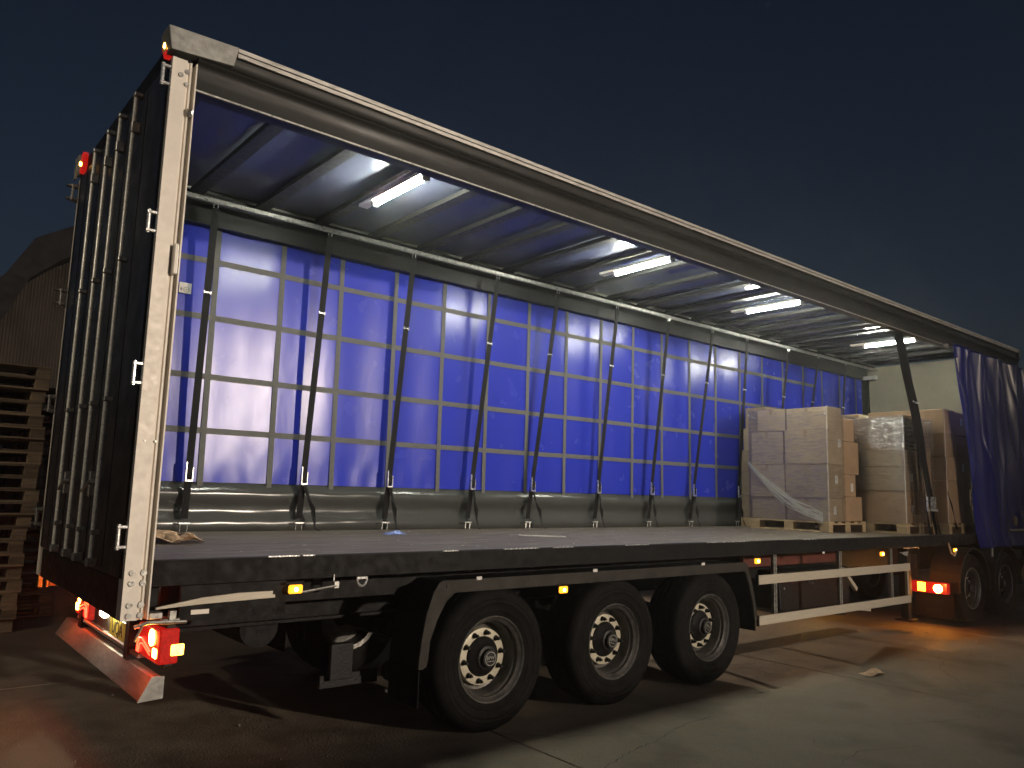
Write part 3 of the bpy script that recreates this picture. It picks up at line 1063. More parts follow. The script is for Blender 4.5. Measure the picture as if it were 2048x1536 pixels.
rear_lamp(0.03, 0.45, 0)
rear_lamp(1.72, 2.14, 1)
MB().box(0.27, 0.34, 0.022, 0.030, 0.78, 0.84, b=0.004).obj("side_lens", emit("lit_side_lens", (1.0, 0.55, 0.06), 9.0), T)
MB().box(LX - 0.045, LX - 0.005, 1.24, 1.34, 0.82, 0.93, b=0.01).obj("reversing_lamp", WHT, T, "bright white lamp beside the number plate")
pl = MB().box(LX - 0.03, LX - 0.022, 0.72, 1.10, 0.74, 0.86, b=0.003).obj("number_plate", PLATE, T, "yellow rear number plate lit from above")
text_mesh("UQA", 0.12, INK, "plate_lettering", pl, face_rear(LX - 0.0315, 0.91, 0.80))
MB().box(LX - 0.07, LX - 0.01, 0.86, 1.06, 0.895, 0.93, b=0.008).obj("plate_lamp", PLL, T)
MB().box(LX - 0.03, LX + 0.01, 0.62, 0.665, 0.74, 0.98).obj("plate_bracket", GALV, T)
MB().cyl((LX - 0.01, 0.87, 1.0), (LX - 0.03, 0.87, 1.0), 0.012, 8).obj("bolt", CHROME, T)

# underrun bumper
m = MB().prism([(0.138, 0.546), (0.150, 0.540), (0.262, 0.548), (0.262, 0.655), (0.225, 0.662), (0.205, 0.658)], 'y', 0.10, 2.42)
m.obj("rear_bumper", ALU, T, "aluminium underrun bar across the rear", bev=0.003)
m = MB().prism([(0.136, 0.538), (0.268, 0.545), (0.268, 0.662), (0.225, 0.668), (0.200, 0.664)], 'y', 0.088, 0.0995)
m.obj("bumper_end_plate", CAPM, T)
for y in (0.62, 1.9):
    MB().box(0.20, 0.28, y, y + 0.08, 0.66, 1.0).obj("bumper_bracket", BLACK, T)

# catches at the foot of the near post
m = MB()
m.box(0.14, 0.21, 0.02, 0.09, 0.985, 1.02, b=0.004).box(0.20, 0.30, 0.0, 0.03, 0.955, 0.985, b=0.004).box(0.235, 0.275, -0.01, 0.02, 0.97, 1.03, b=0.004)
m.tube([(0.06, -0.005, 0.955), (0.13, -0.01, 0.975), (0.33, -0.01, 0.965)], 0.010, 8).tube([(0.07, 0.0, 0.88), (0.10, -0.01, 0.96)], 0.007, 6)
m.obj("curtain_tension_lever", GALV, T)
MB().box(0.36, 0.46, 0.02, 0.03, 0.995, 1.02).obj("info_plate", POSTM, T)
MB().box(0.30, 0.92, 0.03, 0.06, 0.96, 1.155).obj("rear_side_panel", BLACK, T)
# tapered rear side fairing strip
m = MB().prism([(0.16, 1.042), (0.40, 1.055), (0.61, 1.060), (0.83, 1.065), (0.83, 1.083), (0.815, 1.083), (0.815, 1.104), (0.61, 1.104), (0.40, 1.09), (0.16, 1.052)], 'y', -0.02, -0.002)
m.obj("side_strip", GUARD, T, "tapered pale strip on the lower rear side")
m = MB().tube([(1.0, -0.015, 1.085), (1.23, -0.015, 1.112)], 0.008, 8).box(1.215, 1.25, -0.02, 0.0, 1.095, 1.14, b=0.003).box(1.213, 1.219, -0.01, 0.0, 1.14, 1.18)
m.obj("tension_rod", GALV, T)
m = MB()
for q in range(12):
    a, b = math.pi * q / 12 + math.pi, math.pi * (q + 1) / 12 + math.pi
    m.tube([(1.415 + 0.034 * math.cos(a), -0.01, 1.145 + 0.045 * math.sin(a)), (1.415 + 0.034 * math.cos(b), -0.01, 1.145 + 0.045 * math.sin(b))], 0.008, 6)
m.box(1.375, 1.455, -0.014, 0.0, 1.142, 1.160, b=0.003)
m.obj("lashing_ring", CHROME, T)

# amber side markers
for x, z in ((0.96, 1.105), (3.21, 0.975), (5.91, 1.105), (8.61, 1.10), (10.81, 1.09)):
    mk = MB().box(x - 0.045, x + 0.045, -0.024, -0.002, z - 0.026, z + 0.026, b=0.008).obj("side_marker_lamp", AMBE, T, "lit amber side marker lamp")
    MB().cyl((x, -0.029, z), (x, -0.024, z), 0.013, 14).obj("bulb", AMBH, mk)
    MB().box(x - 0.06, x + 0.06, -0.006, 0.004, z + 0.03, z + 0.045).obj("lamp_bracket", BLACK, mk)
for x in (0.96, 3.21, 5.91, 8.61):
    MB().box(x - 0.045, x + 0.045, W_ + 0.002, W_ + 0.024, 1.07, 1.12, b=0.008).obj("side_marker_lamp", AMBE, T)
# fitting on the far rear corner, marker lamp glow painted on as orange
m = MB().box(0.10, 0.235, 2.62, 2.64, 0.885, 0.975, b=0.003).box(0.02, 0.045, 2.60, 2.64, 0.88, 0.985).box(0.075, 0.09, 2.60, 2.64, 0.88, 0.985).box(0.26, 0.32, 2.60, 2.63, 0.90, 0.965)
m.tube([(0.10, 2.62, 0.98), (0.21, 2.62, 1.0)], 0.009, 6).tube([(0.085, 2.62, 0.98), (0.10, 2.62, 1.12), (0.03, 2.62, 1.13)], 0.006, 6).tube([(0.30, 2.60, 0.955), (0.42, 2.60, 0.965)], 0.006, 6)
of = m.obj("corner_bracket", ORANGE, T, "bracket sticking out behind the far rear corner, amber lamp light in its colour")
text_mesh("DHBO", 0.055, INK, "bracket_lettering", of, face_side(0.15, 2.617, 0.925))

# chassis
for y in (0.72, 1.71):
    m = MB().box(0.3, 13.2, y, y + 0.12, 1.10, 1.125).box(0.3, 13.2, y + 0.05, y + 0.062, 0.80, 1.10).box(0.3, 10.2, y, y + 0.12, 0.78, 0.80)
    m.obj("chassis_beam", DARKST, T)
for k in range(22):
    x = 0.5 + 0.6 * k
    MB().box(x, x + 0.05, 0.04, W_ - 0.04, 1.15, 1.27).obj("cross_member", DARKST, T)
MB().box(0.28, 5.75, 0.34, 0.38, 0.98, 1.16).obj("inner_skirt_panel", DARKST, T)
MB().box(6.4, 8.4, 0.48, 0.53, 0.975, 1.155).obj("pallet_carrier_panel", REDBOX, T, "dull reddish panel above the box under the deck")
for i in range(3):
    ax = 2.546 + 1.31 * i
    MB().cyl((ax, 0.3, 0.51), (ax, W_ - 0.3, 0.51), 0.07, 12).obj("axle", DARKST, T)
    for y in (0.78, 1.72):
        MB().cyl((ax + 0.32, y, 0.60), (ax + 0.32, y, 0.84), 0.13, 14).obj("air_bag", RUBBER, T)
        MB().prism([(ax - 0.5, 0.62), (ax - 0.42, 0.75), (ax + 0.45, 0.55), (ax + 0.42, 0.46), (ax, 0.44)], 'y', y - 0.04, y + 0.04).obj("trailing_arm", DARKST, T)
MB().cyl((1.15, 0.95, 0.72), (1.15, 1.7, 0.72), 0.14, 18).obj("air_tank", BLACK, T)
MB().box(1.45, 1.62, 0.42, 0.46, 0.42, 0.66, b=0.004).obj("mudflap_bracket", HUBD, T)
MB().box(1.4, 1.85, 0.47, 0.50, 0.36, 0.45, b=0.004).obj("valve_bracket", HUBD, T)
dsc = MB().cyl((1.97, 0.46, 0.42), (1.97, 0.50, 0.42), 0.075, 20).obj("round_cap", MUDG, T, "round cap marked with an H")
text_mesh("H", 0.09, INK, "cap_lettering", dsc, face_side(1.97, 0.458, 0.42))
MB().tube([(1.9, 0.44, 0.30), (2.0, 0.46, 0.24)], 0.012, 6).obj("drain_lever", GALV, T)

# wheel
def make_wheel():
    w = bpy.data.objects.new("wheel", None)
    tyre_p = [(0.045, 0.300), (0.030, 0.315), (0.024, 0.345), (0.019, 0.350), (0.022, 0.356), (0.018, 0.375), (0.0125, 0.400), (0.0085, 0.405), (0.012, 0.411), (0.012, 0.43), (0.0085, 0.436), (0.013, 0.442), (0.014, 0.455), (0.030, 0.487), (0.050, 0.505), (0.075, 0.513), (0.105, 0.515), (0.108, 0.502), (0.120, 0.502), (0.123, 0.517),
              (0.180, 0.520), (0.183, 0.506), (0.195, 0.506), (0.198, 0.520), (0.235, 0.520), (0.238, 0.506), (0.250, 0.506), (0.253, 0.519), (0.300, 0.516), (0.303, 0.502), (0.315, 0.502), (0.318, 0.513),
              (0.36, 0.508), (0.39, 0.487), (0.402, 0.455), (0.402, 0.41), (0.39, 0.35), (0.375, 0.300)]
    me = MB().lathe(tyre_p, 72).mesh("wheel", RUBBER, True)
    w = bpy.data.objects.new("wheel", me)
    COL.objects.link(w)

    def sub(name, mb, mt, smooth=True):
        o = bpy.data.objects.new(name, mb.mesh(name, mt, smooth))
        COL.objects.link(o)
        o.parent = w
        return o
    sub("rim_lip", MB().lathe([(0.045, 0.296), (0.030, 0.2985), (0.024, 0.3035), (0.030, 0.308), (0.047, 0.306)], 72), GALV)
    sub("rim", MB().lathe([(0.040, 0.2975), (0.050, 0.288), (0.062, 0.270), (0.072, 0.267), (0.085, 0.268), (0.095, 0.256), (0.13, 0.250), (0.175, 0.247), (0.195, 0.240), (0.200, 0.22), (0.200, 0.10), (0.206, 0.10), (0.21, 0.25), (0.36, 0.262), (0.37, 0.298)], 72), RIMM)
    vm = None
    vm = MB().cyl((0, 0.1985, 0), (0, 0.1995, 0), 0.013, 10).mesh("vent_hole", INK)
    for k in range(10):
        a = 2 * math.pi * (k + .5) / 10
        o = bpy.data.objects.new("vent_hole", vm)
        COL.objects.link(o)
        o.parent = w
        o.location = (0.2215 * math.cos(a), 0, 0.2215 * math.sin(a))
    sub("hub_ring", MB().lathe([(0.196, 0.208), (0.152, 0.204), (0.150, 0.198), (0.150, 0.146), (0.156, 0.142), (0.196, 0.142)], 64), HUBRING)
    sub("hub", MB().lathe([(0.196, 0.1405), (0.14, 0.1400), (0.125, 0.128), (0.11, 0.098), (0.085, 0.085), (0.080, 0.066), (0.052, 0.062), (0.050, 0.05), (0.050, 0.0001)], 40), HUBD)
    cap = sub("hub_cap", MB().lathe([(0.0495, 0.050), (0.046, 0.050), (0.046, 0.045), (0.0485, 0.044)], 32), GALV)
    bd = MB()
    cu = bpy.data.curves.new("t", 'FONT')
    cu.body = "BPW"
    cu.size = 0.036
    cu.align_x = 'CENTER'
    cu.align_y = 'CENTER'
    cu.extrude = 0.0008
    t = bpy.data.objects.new("t", cu)
    COL.objects.link(t)
    bpy.context.view_layer.update()
    me = bpy.data.meshes.new_from_object(t.evaluated_get(bpy.context.evaluated_depsgraph_get()))
    bpy.data.objects.remove(t)
    me.transform(Matrix.Translation((0, 0.048, 0.006)) @ Matrix.Rotation(R(90), 4, 'X'))
    me.materials.clear()
    me.materials.append(GALV)
    o = bpy.data.objects.new("hub_emblem", me)
    COL.objects.link(o)
    o.parent = w
    sub("emblem_bar", MB().box(-0.032, 0.032, 0.0465, 0.0495, -0.020, -0.016), GALV, False)
    nut = None
    for k in range(10):
        a = 2 * math.pi * k / 10 + 0.15
        c = Vector((0.173 * math.cos(a), 0, 0.173 * math.sin(a)))
        if nut is None:
            nm = MB().cyl((0, 0.149, 0), (0, 0.118, 0), 0.0165, 6).cyl((0, 0.118, 0), (0, 0.100, 0), 0.010, 8).lathe([(0.1495, 0.021), (0.1465, 0.021), (0.146, 0.016)], 16).mesh("wheel_nut", HUBD)
        o = bpy.data.objects.new("wheel_nut", nm)
        COL.objects.link(o)
        o.parent = w
        o.location = c
    return w


wproto = make_wheel()
wproto.parent = T
first = True
for i in range(3):
    for side in (0, 1):
        o = wproto if first else copy_tree(wproto, T)
        first = False
        o.location = (2.546 + 1.31 * i, 0.0 if side == 0 else W_, 0.512)
        o.rotation_euler = (0, R([0, 17, 31][i]), 0) if side == 0 else (0, 0, R(180))

# mudguards
for y0, y1 in ((0.0, 0.40), (W_ - 0.40, W_)):
    out_ = [(1.885, 0.52), (1.89, 0.60), (1.905, 0.72), (1.935, 0.88), (1.985, 1.02), (2.03, 1.085), (2.06, 1.10), (5.72, 1.10), (5.76, 1.07), (5.83, 0.90), (5.89, 0.70), (5.92, 0.53)]
    inn = [(5.87, 0.53), (5.84, 0.70), (5.78, 0.88), (5.72, 1.00), (5.70, 1.01), (2.17, 1.01), (2.10, 0.96), (2.03, 0.84), (1.975, 0.70), (1.965, 0.58), (1.95, 0.53), (1.92, 0.515)]
    ymid = (y0 + 0.02) if y0 < 1 else (y1 - 0.02)
    ya, yb = (y0, y0 + 0.022) if y0 < 1 else (y1 - 0.022, y1)
    mg = MB().prism(out_ + inn, 'y', ya, yb).obj("mudguard", MUDG, T, "black wheel mudguard over three wheels", bev=0.004)
    m = MB()
    oo = [(a + 0.006, b - 0.006) for a, b in out_]
    th = [(a + (0.014 if a < 3 else -0.014), b - 0.012) for a, b in oo]
    vs_ = []
    for p in out_:
        vs_ += [(p[0] + (0.01 if p[0] < 3 else -0.01), y0 + 0.023 if y0 < 1 else y0, p[1] - 0.012), (p[0] + (0.01 if p[0] < 3 else -0.01), y1 if y0 < 1 else y1 - 0.023, p[1] - 0.012)]
    m.add(vs_, [(2 * i, 2 * i + 2, 2 * i + 3, 2 * i + 1) for i in range(len(out_) - 1)])
    oo = m.obj("mudguard_sheet", BLACK, mg)
    sm = oo.modifiers.new("solid", 'SOLIDIFY')
    sm.thickness = 0.006
    MB().box(1.895, 1.903, y0 + 0.01, y1 - 0.01, 0.265, 0.52).obj("mud_flap", RUBBER, mg)
    MB().box(5.89, 5.898, y0 + 0.01, y1 - 0.01, 0.42, 0.62).obj("mud_flap", RUBBER, mg)
MB().cyl((2.10, -0.006, 1.06), (2.10, 0.004, 1.06), 0.012, 10).obj("mudguard_bolt", INK, T)

# side guard
for z0 in (0.868, 0.468):
    MB().box(5.945, 9.385, W_ - 0.016, W_ + 0.006, z0, z0 + 0.092, b=0.003).obj("side_guard_rail", GUARD, T)
    MB().box(5.945, 9.385, -0.006, 0.016, z0, z0 + 0.092, b=0.003).obj("side_guard_rail", GUARD, T, "pale aluminium side guard rail")
    MB().box(5.925, 5.944, -0.004, 0.02, z0 - 0.006, z0 + 0.098).obj("rail_end_cap", BLACK, T)
MB().box(9.345, 9.383, 0.0165, 0.05, 0.468, 0.960).obj("guard_end_bracket", GUARD, T)
for x in (6.28, 7.64, 8.92):
    MB().box(x - 0.03, x + 0.03, W_ - 0.05, W_ - 0.017, 0.47, 1.155).obj("guard_upright", GALV, T)
    u = MB().box(x - 0.030, x - 0.010, 0.017, 0.05, 0.47, 1.155).box(x + 0.010, x + 0.030, 0.017, 0.05, 0.47, 1.155).box(x - 0.010, x + 0.010, 0.03, 0.05, 0.47, 1.155)
    up_ = u.obj("guard_upright", GALV, T)
    m = MB()
    for k in range(13):
        m.box(x - 0.010, x + 0.010, 0.0185, 0.0295, 0.49 + 0.052 * k, 0.505 + 0.052 * k)
    m.obj("upright_rungs", GALV, up_)
m = MB().prism([(8.20, 0.92), (8.27, 0.92), (8.60, 0.66), (8.57, 0.62)], 'y', 0.30, 0.34)
m.obj("diagonal_brace", GUARD, T)
MB().prism([(8.0, 0.462), (8.55, 0.455), (8.55, 0.40), (8.3, 0.43)], 'y', 0.12, 0.16).obj("guard_stay", GUARD, T)
# under-deck box
bx = MB().prism([(7.12, 0.90), (8.78, 0.90), (8.78, 0.36), (8.65, 0.30), (7.30, 0.40), (7.16, 0.46)], 'y', 0.50, 1.05).obj("under_deck_box", HUBD, T, "black storage box slung under the deck", bev=0.02)
text_mesh("ENS", 0.13, REDBOX, "box_lettering", bx, face_side(7.50, 0.497, 0.79))
text_mesh("V\u2220", 0.12, WEB, "box_lettering", bx, face_side(7.84, 0.497, 0.765))
MB().cyl((7.24, 0.495, 0.705), (7.24, 0.499, 0.705), 0.014, 8).obj("box_lock", CHROME, bx)
for y in (0.30, 2.1):
    lg = MB().box(10.0, 10.12, y, y + 0.12, 0.45, 1.15).box(10.015, 10.105, y + 0.015, y + 0.105, 0.16, 0.45).box(9.95, 10.17, y - 0.05, y + 0.17, 0.14, 0.16)
    lg.obj("landing_leg", DARKST, T)
MB().tube([(9.3, 0.03, 1.15), (9.6, 0.03, 1.15), (9.75, 0.03, 1.15)], 0.006).obj("pipe_run", CHROME, T)
m = MB().prism([(9.12, 1.10), (9.20, 1.085), (9.28, 1.06), (9.34, 1.05), (9.36, 1.11)], 'y', 0.0, 0.012)
m.obj("curtain_ratchet", CHROME, T)

# near curtain pushed to the front
def nc(u, v):
    # v: 0 bottom .. 1 top
    z = 1.10 + v * (4.075 - 1.10)
    xl = 10.92 + (1 - v) * 0.62 + 0.20 * max(0, 1 - v / 0.08) * 0.5
    xr = 13.97 + (1 - v) * 0.75
    uu = u ** 0.85
    x = xl + (xr - xl) * uu
    lean = (1 - v) * 0.9
    ph = uu * 11.5 + 0.35 * math.sin(v * 3.1) + 0.5 * noise.noise(Vector((uu * 3, v * 2, 0)))
    amp = 0.055 * (0.55 + 0.6 * noise.noise(Vector((uu * 4, 1.7, v * 0.8))))
    y = -0.012 - amp * (0.5 + 0.5 * math.sin(ph * 2.1)) - 0.05 * math.sin(uu * math.pi) * (1 - v) + 0.012 * noise.noise(Vector((x * 3, z * 1.5, 0)))
    y -= 0.035 * abs(math.sin((uu * 5 + (1 - v) * 1.7) * 1.9)) ** 3
    q = uu * 9.0 + (1 - v) * 2.6 + 0.4 * noise.noise(Vector((uu * 5, v * 3, 7)))
    y -= 0.022 * (1 - abs(math.sin(q * 1.7))) ** 2
    q2 = uu * 17.0 - (1 - v) * 1.9 + 0.6 * noise.noise(Vector((uu * 6, v * 4, 2)))
    y -= 0.012 * (1 - abs(math.sin(q2))) ** 3
    return (x + 0.03 * math.sin(ph * 2.1 + 1.2), y, z)


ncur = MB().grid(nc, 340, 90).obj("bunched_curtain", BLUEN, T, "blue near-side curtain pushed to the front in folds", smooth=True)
md = ncur.modifiers.new("solid", 'SOLIDIFY')
md.thickness = 0.002
MB().box(10.86, 10.93, -0.02, 0.03, 4.02, 4.06, b=0.004).obj("curtain_runner", CHROME, ncur)
for bxx in (13.15,):
    b = MB().box(bxx, bxx + 0.10, -0.19, -0.16, 1.48, 1.66, b=0.006).box(bxx + 0.02, bxx + 0.12, -0.20, -0.165, 1.40, 1.47, b=0.004)
    b.obj("curtain_buckle", CHROME, ncur)
MB().box(12.5, 13.30, -0.185, -0.165, 1.345, 1.375, b=0.004).obj("tension_pole", GALV, ncur)
MB().lathe([(-0.18, 0.001), (-0.185, 0.06), (-0.175, 0.085), (-0.165, 0.086)], 20).v
m = MB()
m.M = Matrix.Translation((12.75, 0, 1.50))
m.lathe([(-0.185, 0.0005), (-0.19, 0.05), (-0.18, 0.078), (-0.165, 0.08)], 20)
m.obj("round_patch", CARD3, ncur, smooth=True)
MB().box(11.52, 11.56, 0.0, 0.02, 1.72, 1.95, b=0.003).box(11.58, 11.60, 0.0, 0.02, 1.65, 1.9).obj("strap_buckle", CHROME, T)
MB().box(11.6, 11.64, 0.0, 0.02, 1.28, 1.33, b=0.003).obj("strap_clip", CHROME, T)
m = MB().prism([(11.02, 3.86), (11.09, 3.87), (11.10, 3.66)], 'y', -0.075, -0.072)
m.obj("curtain_sticker", PAPER, ncur)

# ------------------------------------------------------------------ load : pallets and cartons
def put_pallet(x0, x1, y0, y1, label):
    # long side along y
    L, Wd = y1 - y0, x1 - x0
    p = make_pallet(WOOD, L=L, W=Wd, label=label, group="loaded pallets on the trailer deck")
    p.location = ((x0 + x1) / 2, (y0 + y1) / 2, ZD + 0.0015)
    p.rotation_euler = (0, 0, R(90))
    return p


put_pallet(8.87, 9.89, 0.80, 2.00, "loaded pallet under the pale wrapped carton stack nearest the open deck")
put_pallet(9.95, 10.90, 0.26, 1.30, "loaded pallet under the film wrapped middle stack beside the black straps")
put_pallet(11.00, 12.00, 0.12, 1.28, "loaded pallet under the carton stack nearest the bunched curtain")
put_pallet(9.22, 9.86, 2.03, 2.40, "narrow pallet under the shaded cartons close to the blue curtain")
put_pallet(10.95, 11.95, 1.36, 2.36, "loaded pallet in the far row hidden behind the middle stack")


def carton(x0, x1, y0, y1, z0, z1, mt, label, lab_side=None, tape=True, seed=0, yaw_=0.0):
    x0, y0, yaw_ = x0 + random.uniform(0, 0.012), y0 + random.uniform(0, 0.01), R(random.uniform(-0.8, 0.8))
    bm = bmesh.new()
    bmesh.ops.create_cube(bm, size=1)
    bmesh.ops.subdivide_edges(bm, edges=bm.edges[:], cuts=5, use_grid_fill=True)
    sx, sy, sz = x1 - x0, y1 - y0, z1 - z0
    for v in bm.verts:
        c = v.co
        a = [abs(abs(q) - 0.5) < 1e-4 for q in c]
        p = Vector((c.x * sx, c.y * sy, (c.z + 0.5) * sz))
        nz = noise.noise(p * 5 + Vector((seed, seed * 2, 0)))
        if sum(a) == 1:
            bul = 0.007 * math.prod(math.cos(math.pi * c[i]) for i in range(3) if not a[i]) + 0.004 * nz
            for i in range(3):
                if a[i] and i != 2:
                    p[i] += math.copysign(max(-0.004, bul), c[i])
        elif sum(a) >= 2:
            for i in range(2):
                if a[i]:
                    p[i] += math.copysign(0.0025 * nz, c[i])
        v.co = p
    me = bpy.data.meshes.new("carton")
    bm.to_mesh(me)
    bm.free()
    me.materials.append(mt)
    for p in me.polygons:
        p.use_smooth = True
    me.set_sharp_from_angle(angle=R(40))
    o = bpy.data.objects.new("carton", me)
    COL.objects.link(o)
    o.location = ((x0 + x1) / 2, (y0 + y1) / 2, z0)
    o.rotation_euler = (0, 0, yaw_)
    md = o.modifiers.new("b", 'BEVEL')
    md.width = 0.007
    md.segments = 2
    md.limit_method = 'ANGLE'
    md.angle_limit = R(60)
    tag(o, label, "carton", "cartons stacked on the trailer pallets")

    def child(name, mb, m_):
        c = bpy.data.objects.new(name, mb.mesh(name, m_))
        COL.objects.link(c)
        c.parent = o
        return c
    if tape:
        child("tape", MB().box(-sx / 2 - 0.004, sx / 2 + 0.004, -0.025, 0.025, sz - 0.001, sz + 0.0012).box(-sx / 2 - 0.0105, -sx / 2 - 0.0085, -0.025, 0.025, sz * 0.80, sz - 0.004), TAPE)
    if lab_side:
        lx, lz = lab_side
        yy = -sy / 2 - 0.0125
        lb = child("address_label", MB().box(lx * sx - 0.035, lx * sx + 0.035, yy - 0.001, yy, lz * sz - 0.055, lz * sz + 0.055), PAPER)
        m = MB()
        for r_ in range(5):
            zc = lz * sz - 0.035 + r_ * 0.017
            m.box(lx * sx - 0.014 + random.uniform(-.006, .006), lx * sx + 0.016 - random.uniform(0, .01), yy - 0.0018, yy - 0.0011, zc, zc + 0.005)
        c = child("label_print", m, INK)
    return o


LAYN = ["bottom", "second", "third", "top"]
Z1 = [ZD + 0.147, 1.76, 2.22, 2.70, 3.01]
for k in range(4):
    g_ = 0.002
    jit = [0.0, -0.015, -0.02, 0.03][k]
    carton(8.865 + max(jit, -0.02) + 0.012, 9.28, 0.81 + (0.0, -.01, -.01, -.012)[k] , 1.43, Z1[k] + g_, Z1[k + 1], CARD2, f"pale wrapped carton in the {LAYN[k]} layer, right column of the stack nearest the open deck",
           ((0.02, 0.55) if k == 1 else (-0.10, 0.48) if k == 0 else (0.25, 0.62) if k == 2 else None), seed=k)
    carton(8.87 + max(jit, -0.02) + 0.012, 9.28, 1.45, (1.985, 1.99, 1.97, 1.90)[k], Z1[k] + g_, Z1[k + 1] - (0.012 if k == 2 else 0), CARD2, f"pale wrapped carton in the {LAYN[k]} layer, left column of the stack nearest the open deck", seed=k + 9)
ZC = [ZD + 0.147, 1.79, 2.10, 2.56, 2.88]
for k in range(4):
    carton(9.31, (9.86, 9.70, 9.80, 9.68)[k], 0.83, 1.42, ZC[k] + 0.002, ZC[k + 1], CARD, f"brown carton in the {LAYN[k]} layer behind the pale wrapped column, next to the middle stack",
           ((0.14, 0.42) if k == 1 else None), seed=k + 20)
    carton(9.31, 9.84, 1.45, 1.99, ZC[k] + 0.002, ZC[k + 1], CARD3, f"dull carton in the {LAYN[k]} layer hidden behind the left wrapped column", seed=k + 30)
Z4 = [ZD + 0.147, 1.78, 2.12, 2.46, 2.80, 3.12]
L5 = ["bottom", "second", "third", "fourth", "top"]
for k in range(5):
    dx = (0, 0.0, 0.0, 0.06, 0.12)[k]
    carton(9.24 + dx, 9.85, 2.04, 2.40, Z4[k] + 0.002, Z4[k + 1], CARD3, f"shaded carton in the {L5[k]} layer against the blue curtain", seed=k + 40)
Z2 = [ZD + 0.147, 1.89, 2.23, 2.56, 2.92]
for k in range(4):
    dx = (0.03, 0, 0, 0.01)[k]
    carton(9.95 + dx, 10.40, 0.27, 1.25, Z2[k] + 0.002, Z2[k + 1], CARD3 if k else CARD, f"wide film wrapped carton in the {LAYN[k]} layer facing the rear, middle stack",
           ((-0.1, 0.45) if k == 0 else (-0.05, 0.55) if k == 1 else None), seed=k + 50)
    carton((10.43, 10.46, 10.46, 10.43)[k], 10.86, 0.28, 1.25, Z2[k] + 0.002 - 0.0, Z2[k + 1] - (0.02 if k == 3 else 0), CARD, f"brown carton in the {LAYN[k]} layer behind the black straps, middle stack", seed=k + 60)
Z3 = [ZD + 0.147, 2.07, 2.42, 2.76, 3.12]
for k in range(4):
    carton((11.0, 11.06, 11.0, 10.99)[k], 11.42, 0.13, 1.25, Z3[k] + 0.002, Z3[k + 1], CARD, f"brown carton in the {LAYN[k]} layer facing the rear, stack nearest the bunched curtain", seed=k + 70)
    carton(11.44, 11.95, 0.14, 1.25, Z3[k] + 0.002, Z3[k + 1] - 0.01, CARD, f"brown carton in the {LAYN[k]} layer beside the bunched curtain edge",
           ((-0.1, 0.6) if k in (1, 3) else None), seed=k + 80)
for k in range(4):
    carton(10.98, 11.92, 1.38, 2.33, ZD + 0.147 + 0.415 * k + 0.002, ZD + 0.147 + 0.415 * (k + 1), CARD2, f"large carton in the {LAYN[k]} layer of the far row behind the middle stack", seed=k + 90)

# stretch film
def film(x0, x1, y0, y1, z0, z1, label, n=36, mt=None):
    per = [(x0, y0), (x0, y1), (x1, y1), (x1, y0)]
    m = MB()

    def fn(u, v):
        t = u * 4
        i = min(3, int(t))
        f = t - i
        a, b = per[i], per[(i + 1) % 4]
        x, y = a[0] + (b[0] - a[0]) * f, a[1] + (b[1] - a[1]) * f
        cxm, cym = (x0 + x1) / 2, (y0 + y1) / 2
        z = z0 + (z1 - z0) * v
        k = 1 + 0.008 * noise.noise(Vector((u * 40, v * 9, z0 + x0)))
        return (cxm + (x - cxm) * k, cym + (y - cym) * k, z)
    m.grid(fn, n * 4, 30)
    o = m.obj("stretch_film", mt or FILM)
    tag(o, label, "stretch film")
    return o


film(8.848, 9.30, 0.785, 2.005, ZD + 0.15, 3.02, "clear stretch film wrapped around the pale carton stack nearest the open deck")
film(9.932, 10.88, 0.250, 1.272, ZD + 0.15, 2.45, "thin clear stretch film around the lower part of the middle carton stack")
film(9.925, 10.885, 0.243, 1.279, 2.455, 2.945, "shiny crinkled stretch film around the top of the middle carton stack", mt=FILM2)

for (x, y, z0_, z1_, nm) in ((8.852, 0.790, ZD + 0.15, 3.02, "painted film highlight down the near corner of the pale stack"),
                             (9.928, 0.250, ZD + 0.15, 2.94, "painted film highlight down the corner of the middle stack"),
                             (10.985, 0.118, ZD + 0.15, 3.11, "painted film highlight down the corner of the stack by the bunched curtain")):
    m = MB()
    m.grid(lambda u, v, x=x, y=y, z0_=z0_, z1_=z1_: (x + 0.010 * (u - 0.5) + 0.006 * noise.noise(Vector((v * 14, x, 0))), y - 0.004 * math.sin(u * 3.1) + 0.005 * noise.noise(Vector((v * 11, y, 5))), z0_ + (z1_ - z0_) * v), 2, 60)
    o = m.obj("film_highlight", FILMB)  # pale strips stand in for light catching the wrapped edges
    tag(o, nm, "stretch film")

# gathered twisted film band
m = MB()
for q in range(24):
    off0 = random.uniform(-0.09, 0.09)
    off1 = random.uniform(-0.06, 0.10)
    xx = 8.832 - 0.004 * random.random() * 4
    ph = random.uniform(0, 6)
    w = random.uniform(0.005, 0.018)
    def fn(u, v, off0=off0, off1=off1, xx=xx, ph=ph, w=w):
        y = 2.00 - u * (2.00 - 0.86)
        tgt = 2.24 - 0.78 * u - 0.13 * math.sin(u * math.pi)
        z = tgt + off0 * (0.25 + math.sin(u * math.pi)) * 0.8 + off1 * u + 0.010 * math.sin(u * 14 + ph)
        return (xx + 0.006 * math.sin(u * 23 + ph) - 0.008 * v, y, z + w * (v - .5))
    m.grid(fn, 60, 2)
o = m.obj("film_band", FILMB)
tag(o, "gathered twist of shiny film running diagonally across the pale stack", "stretch film")

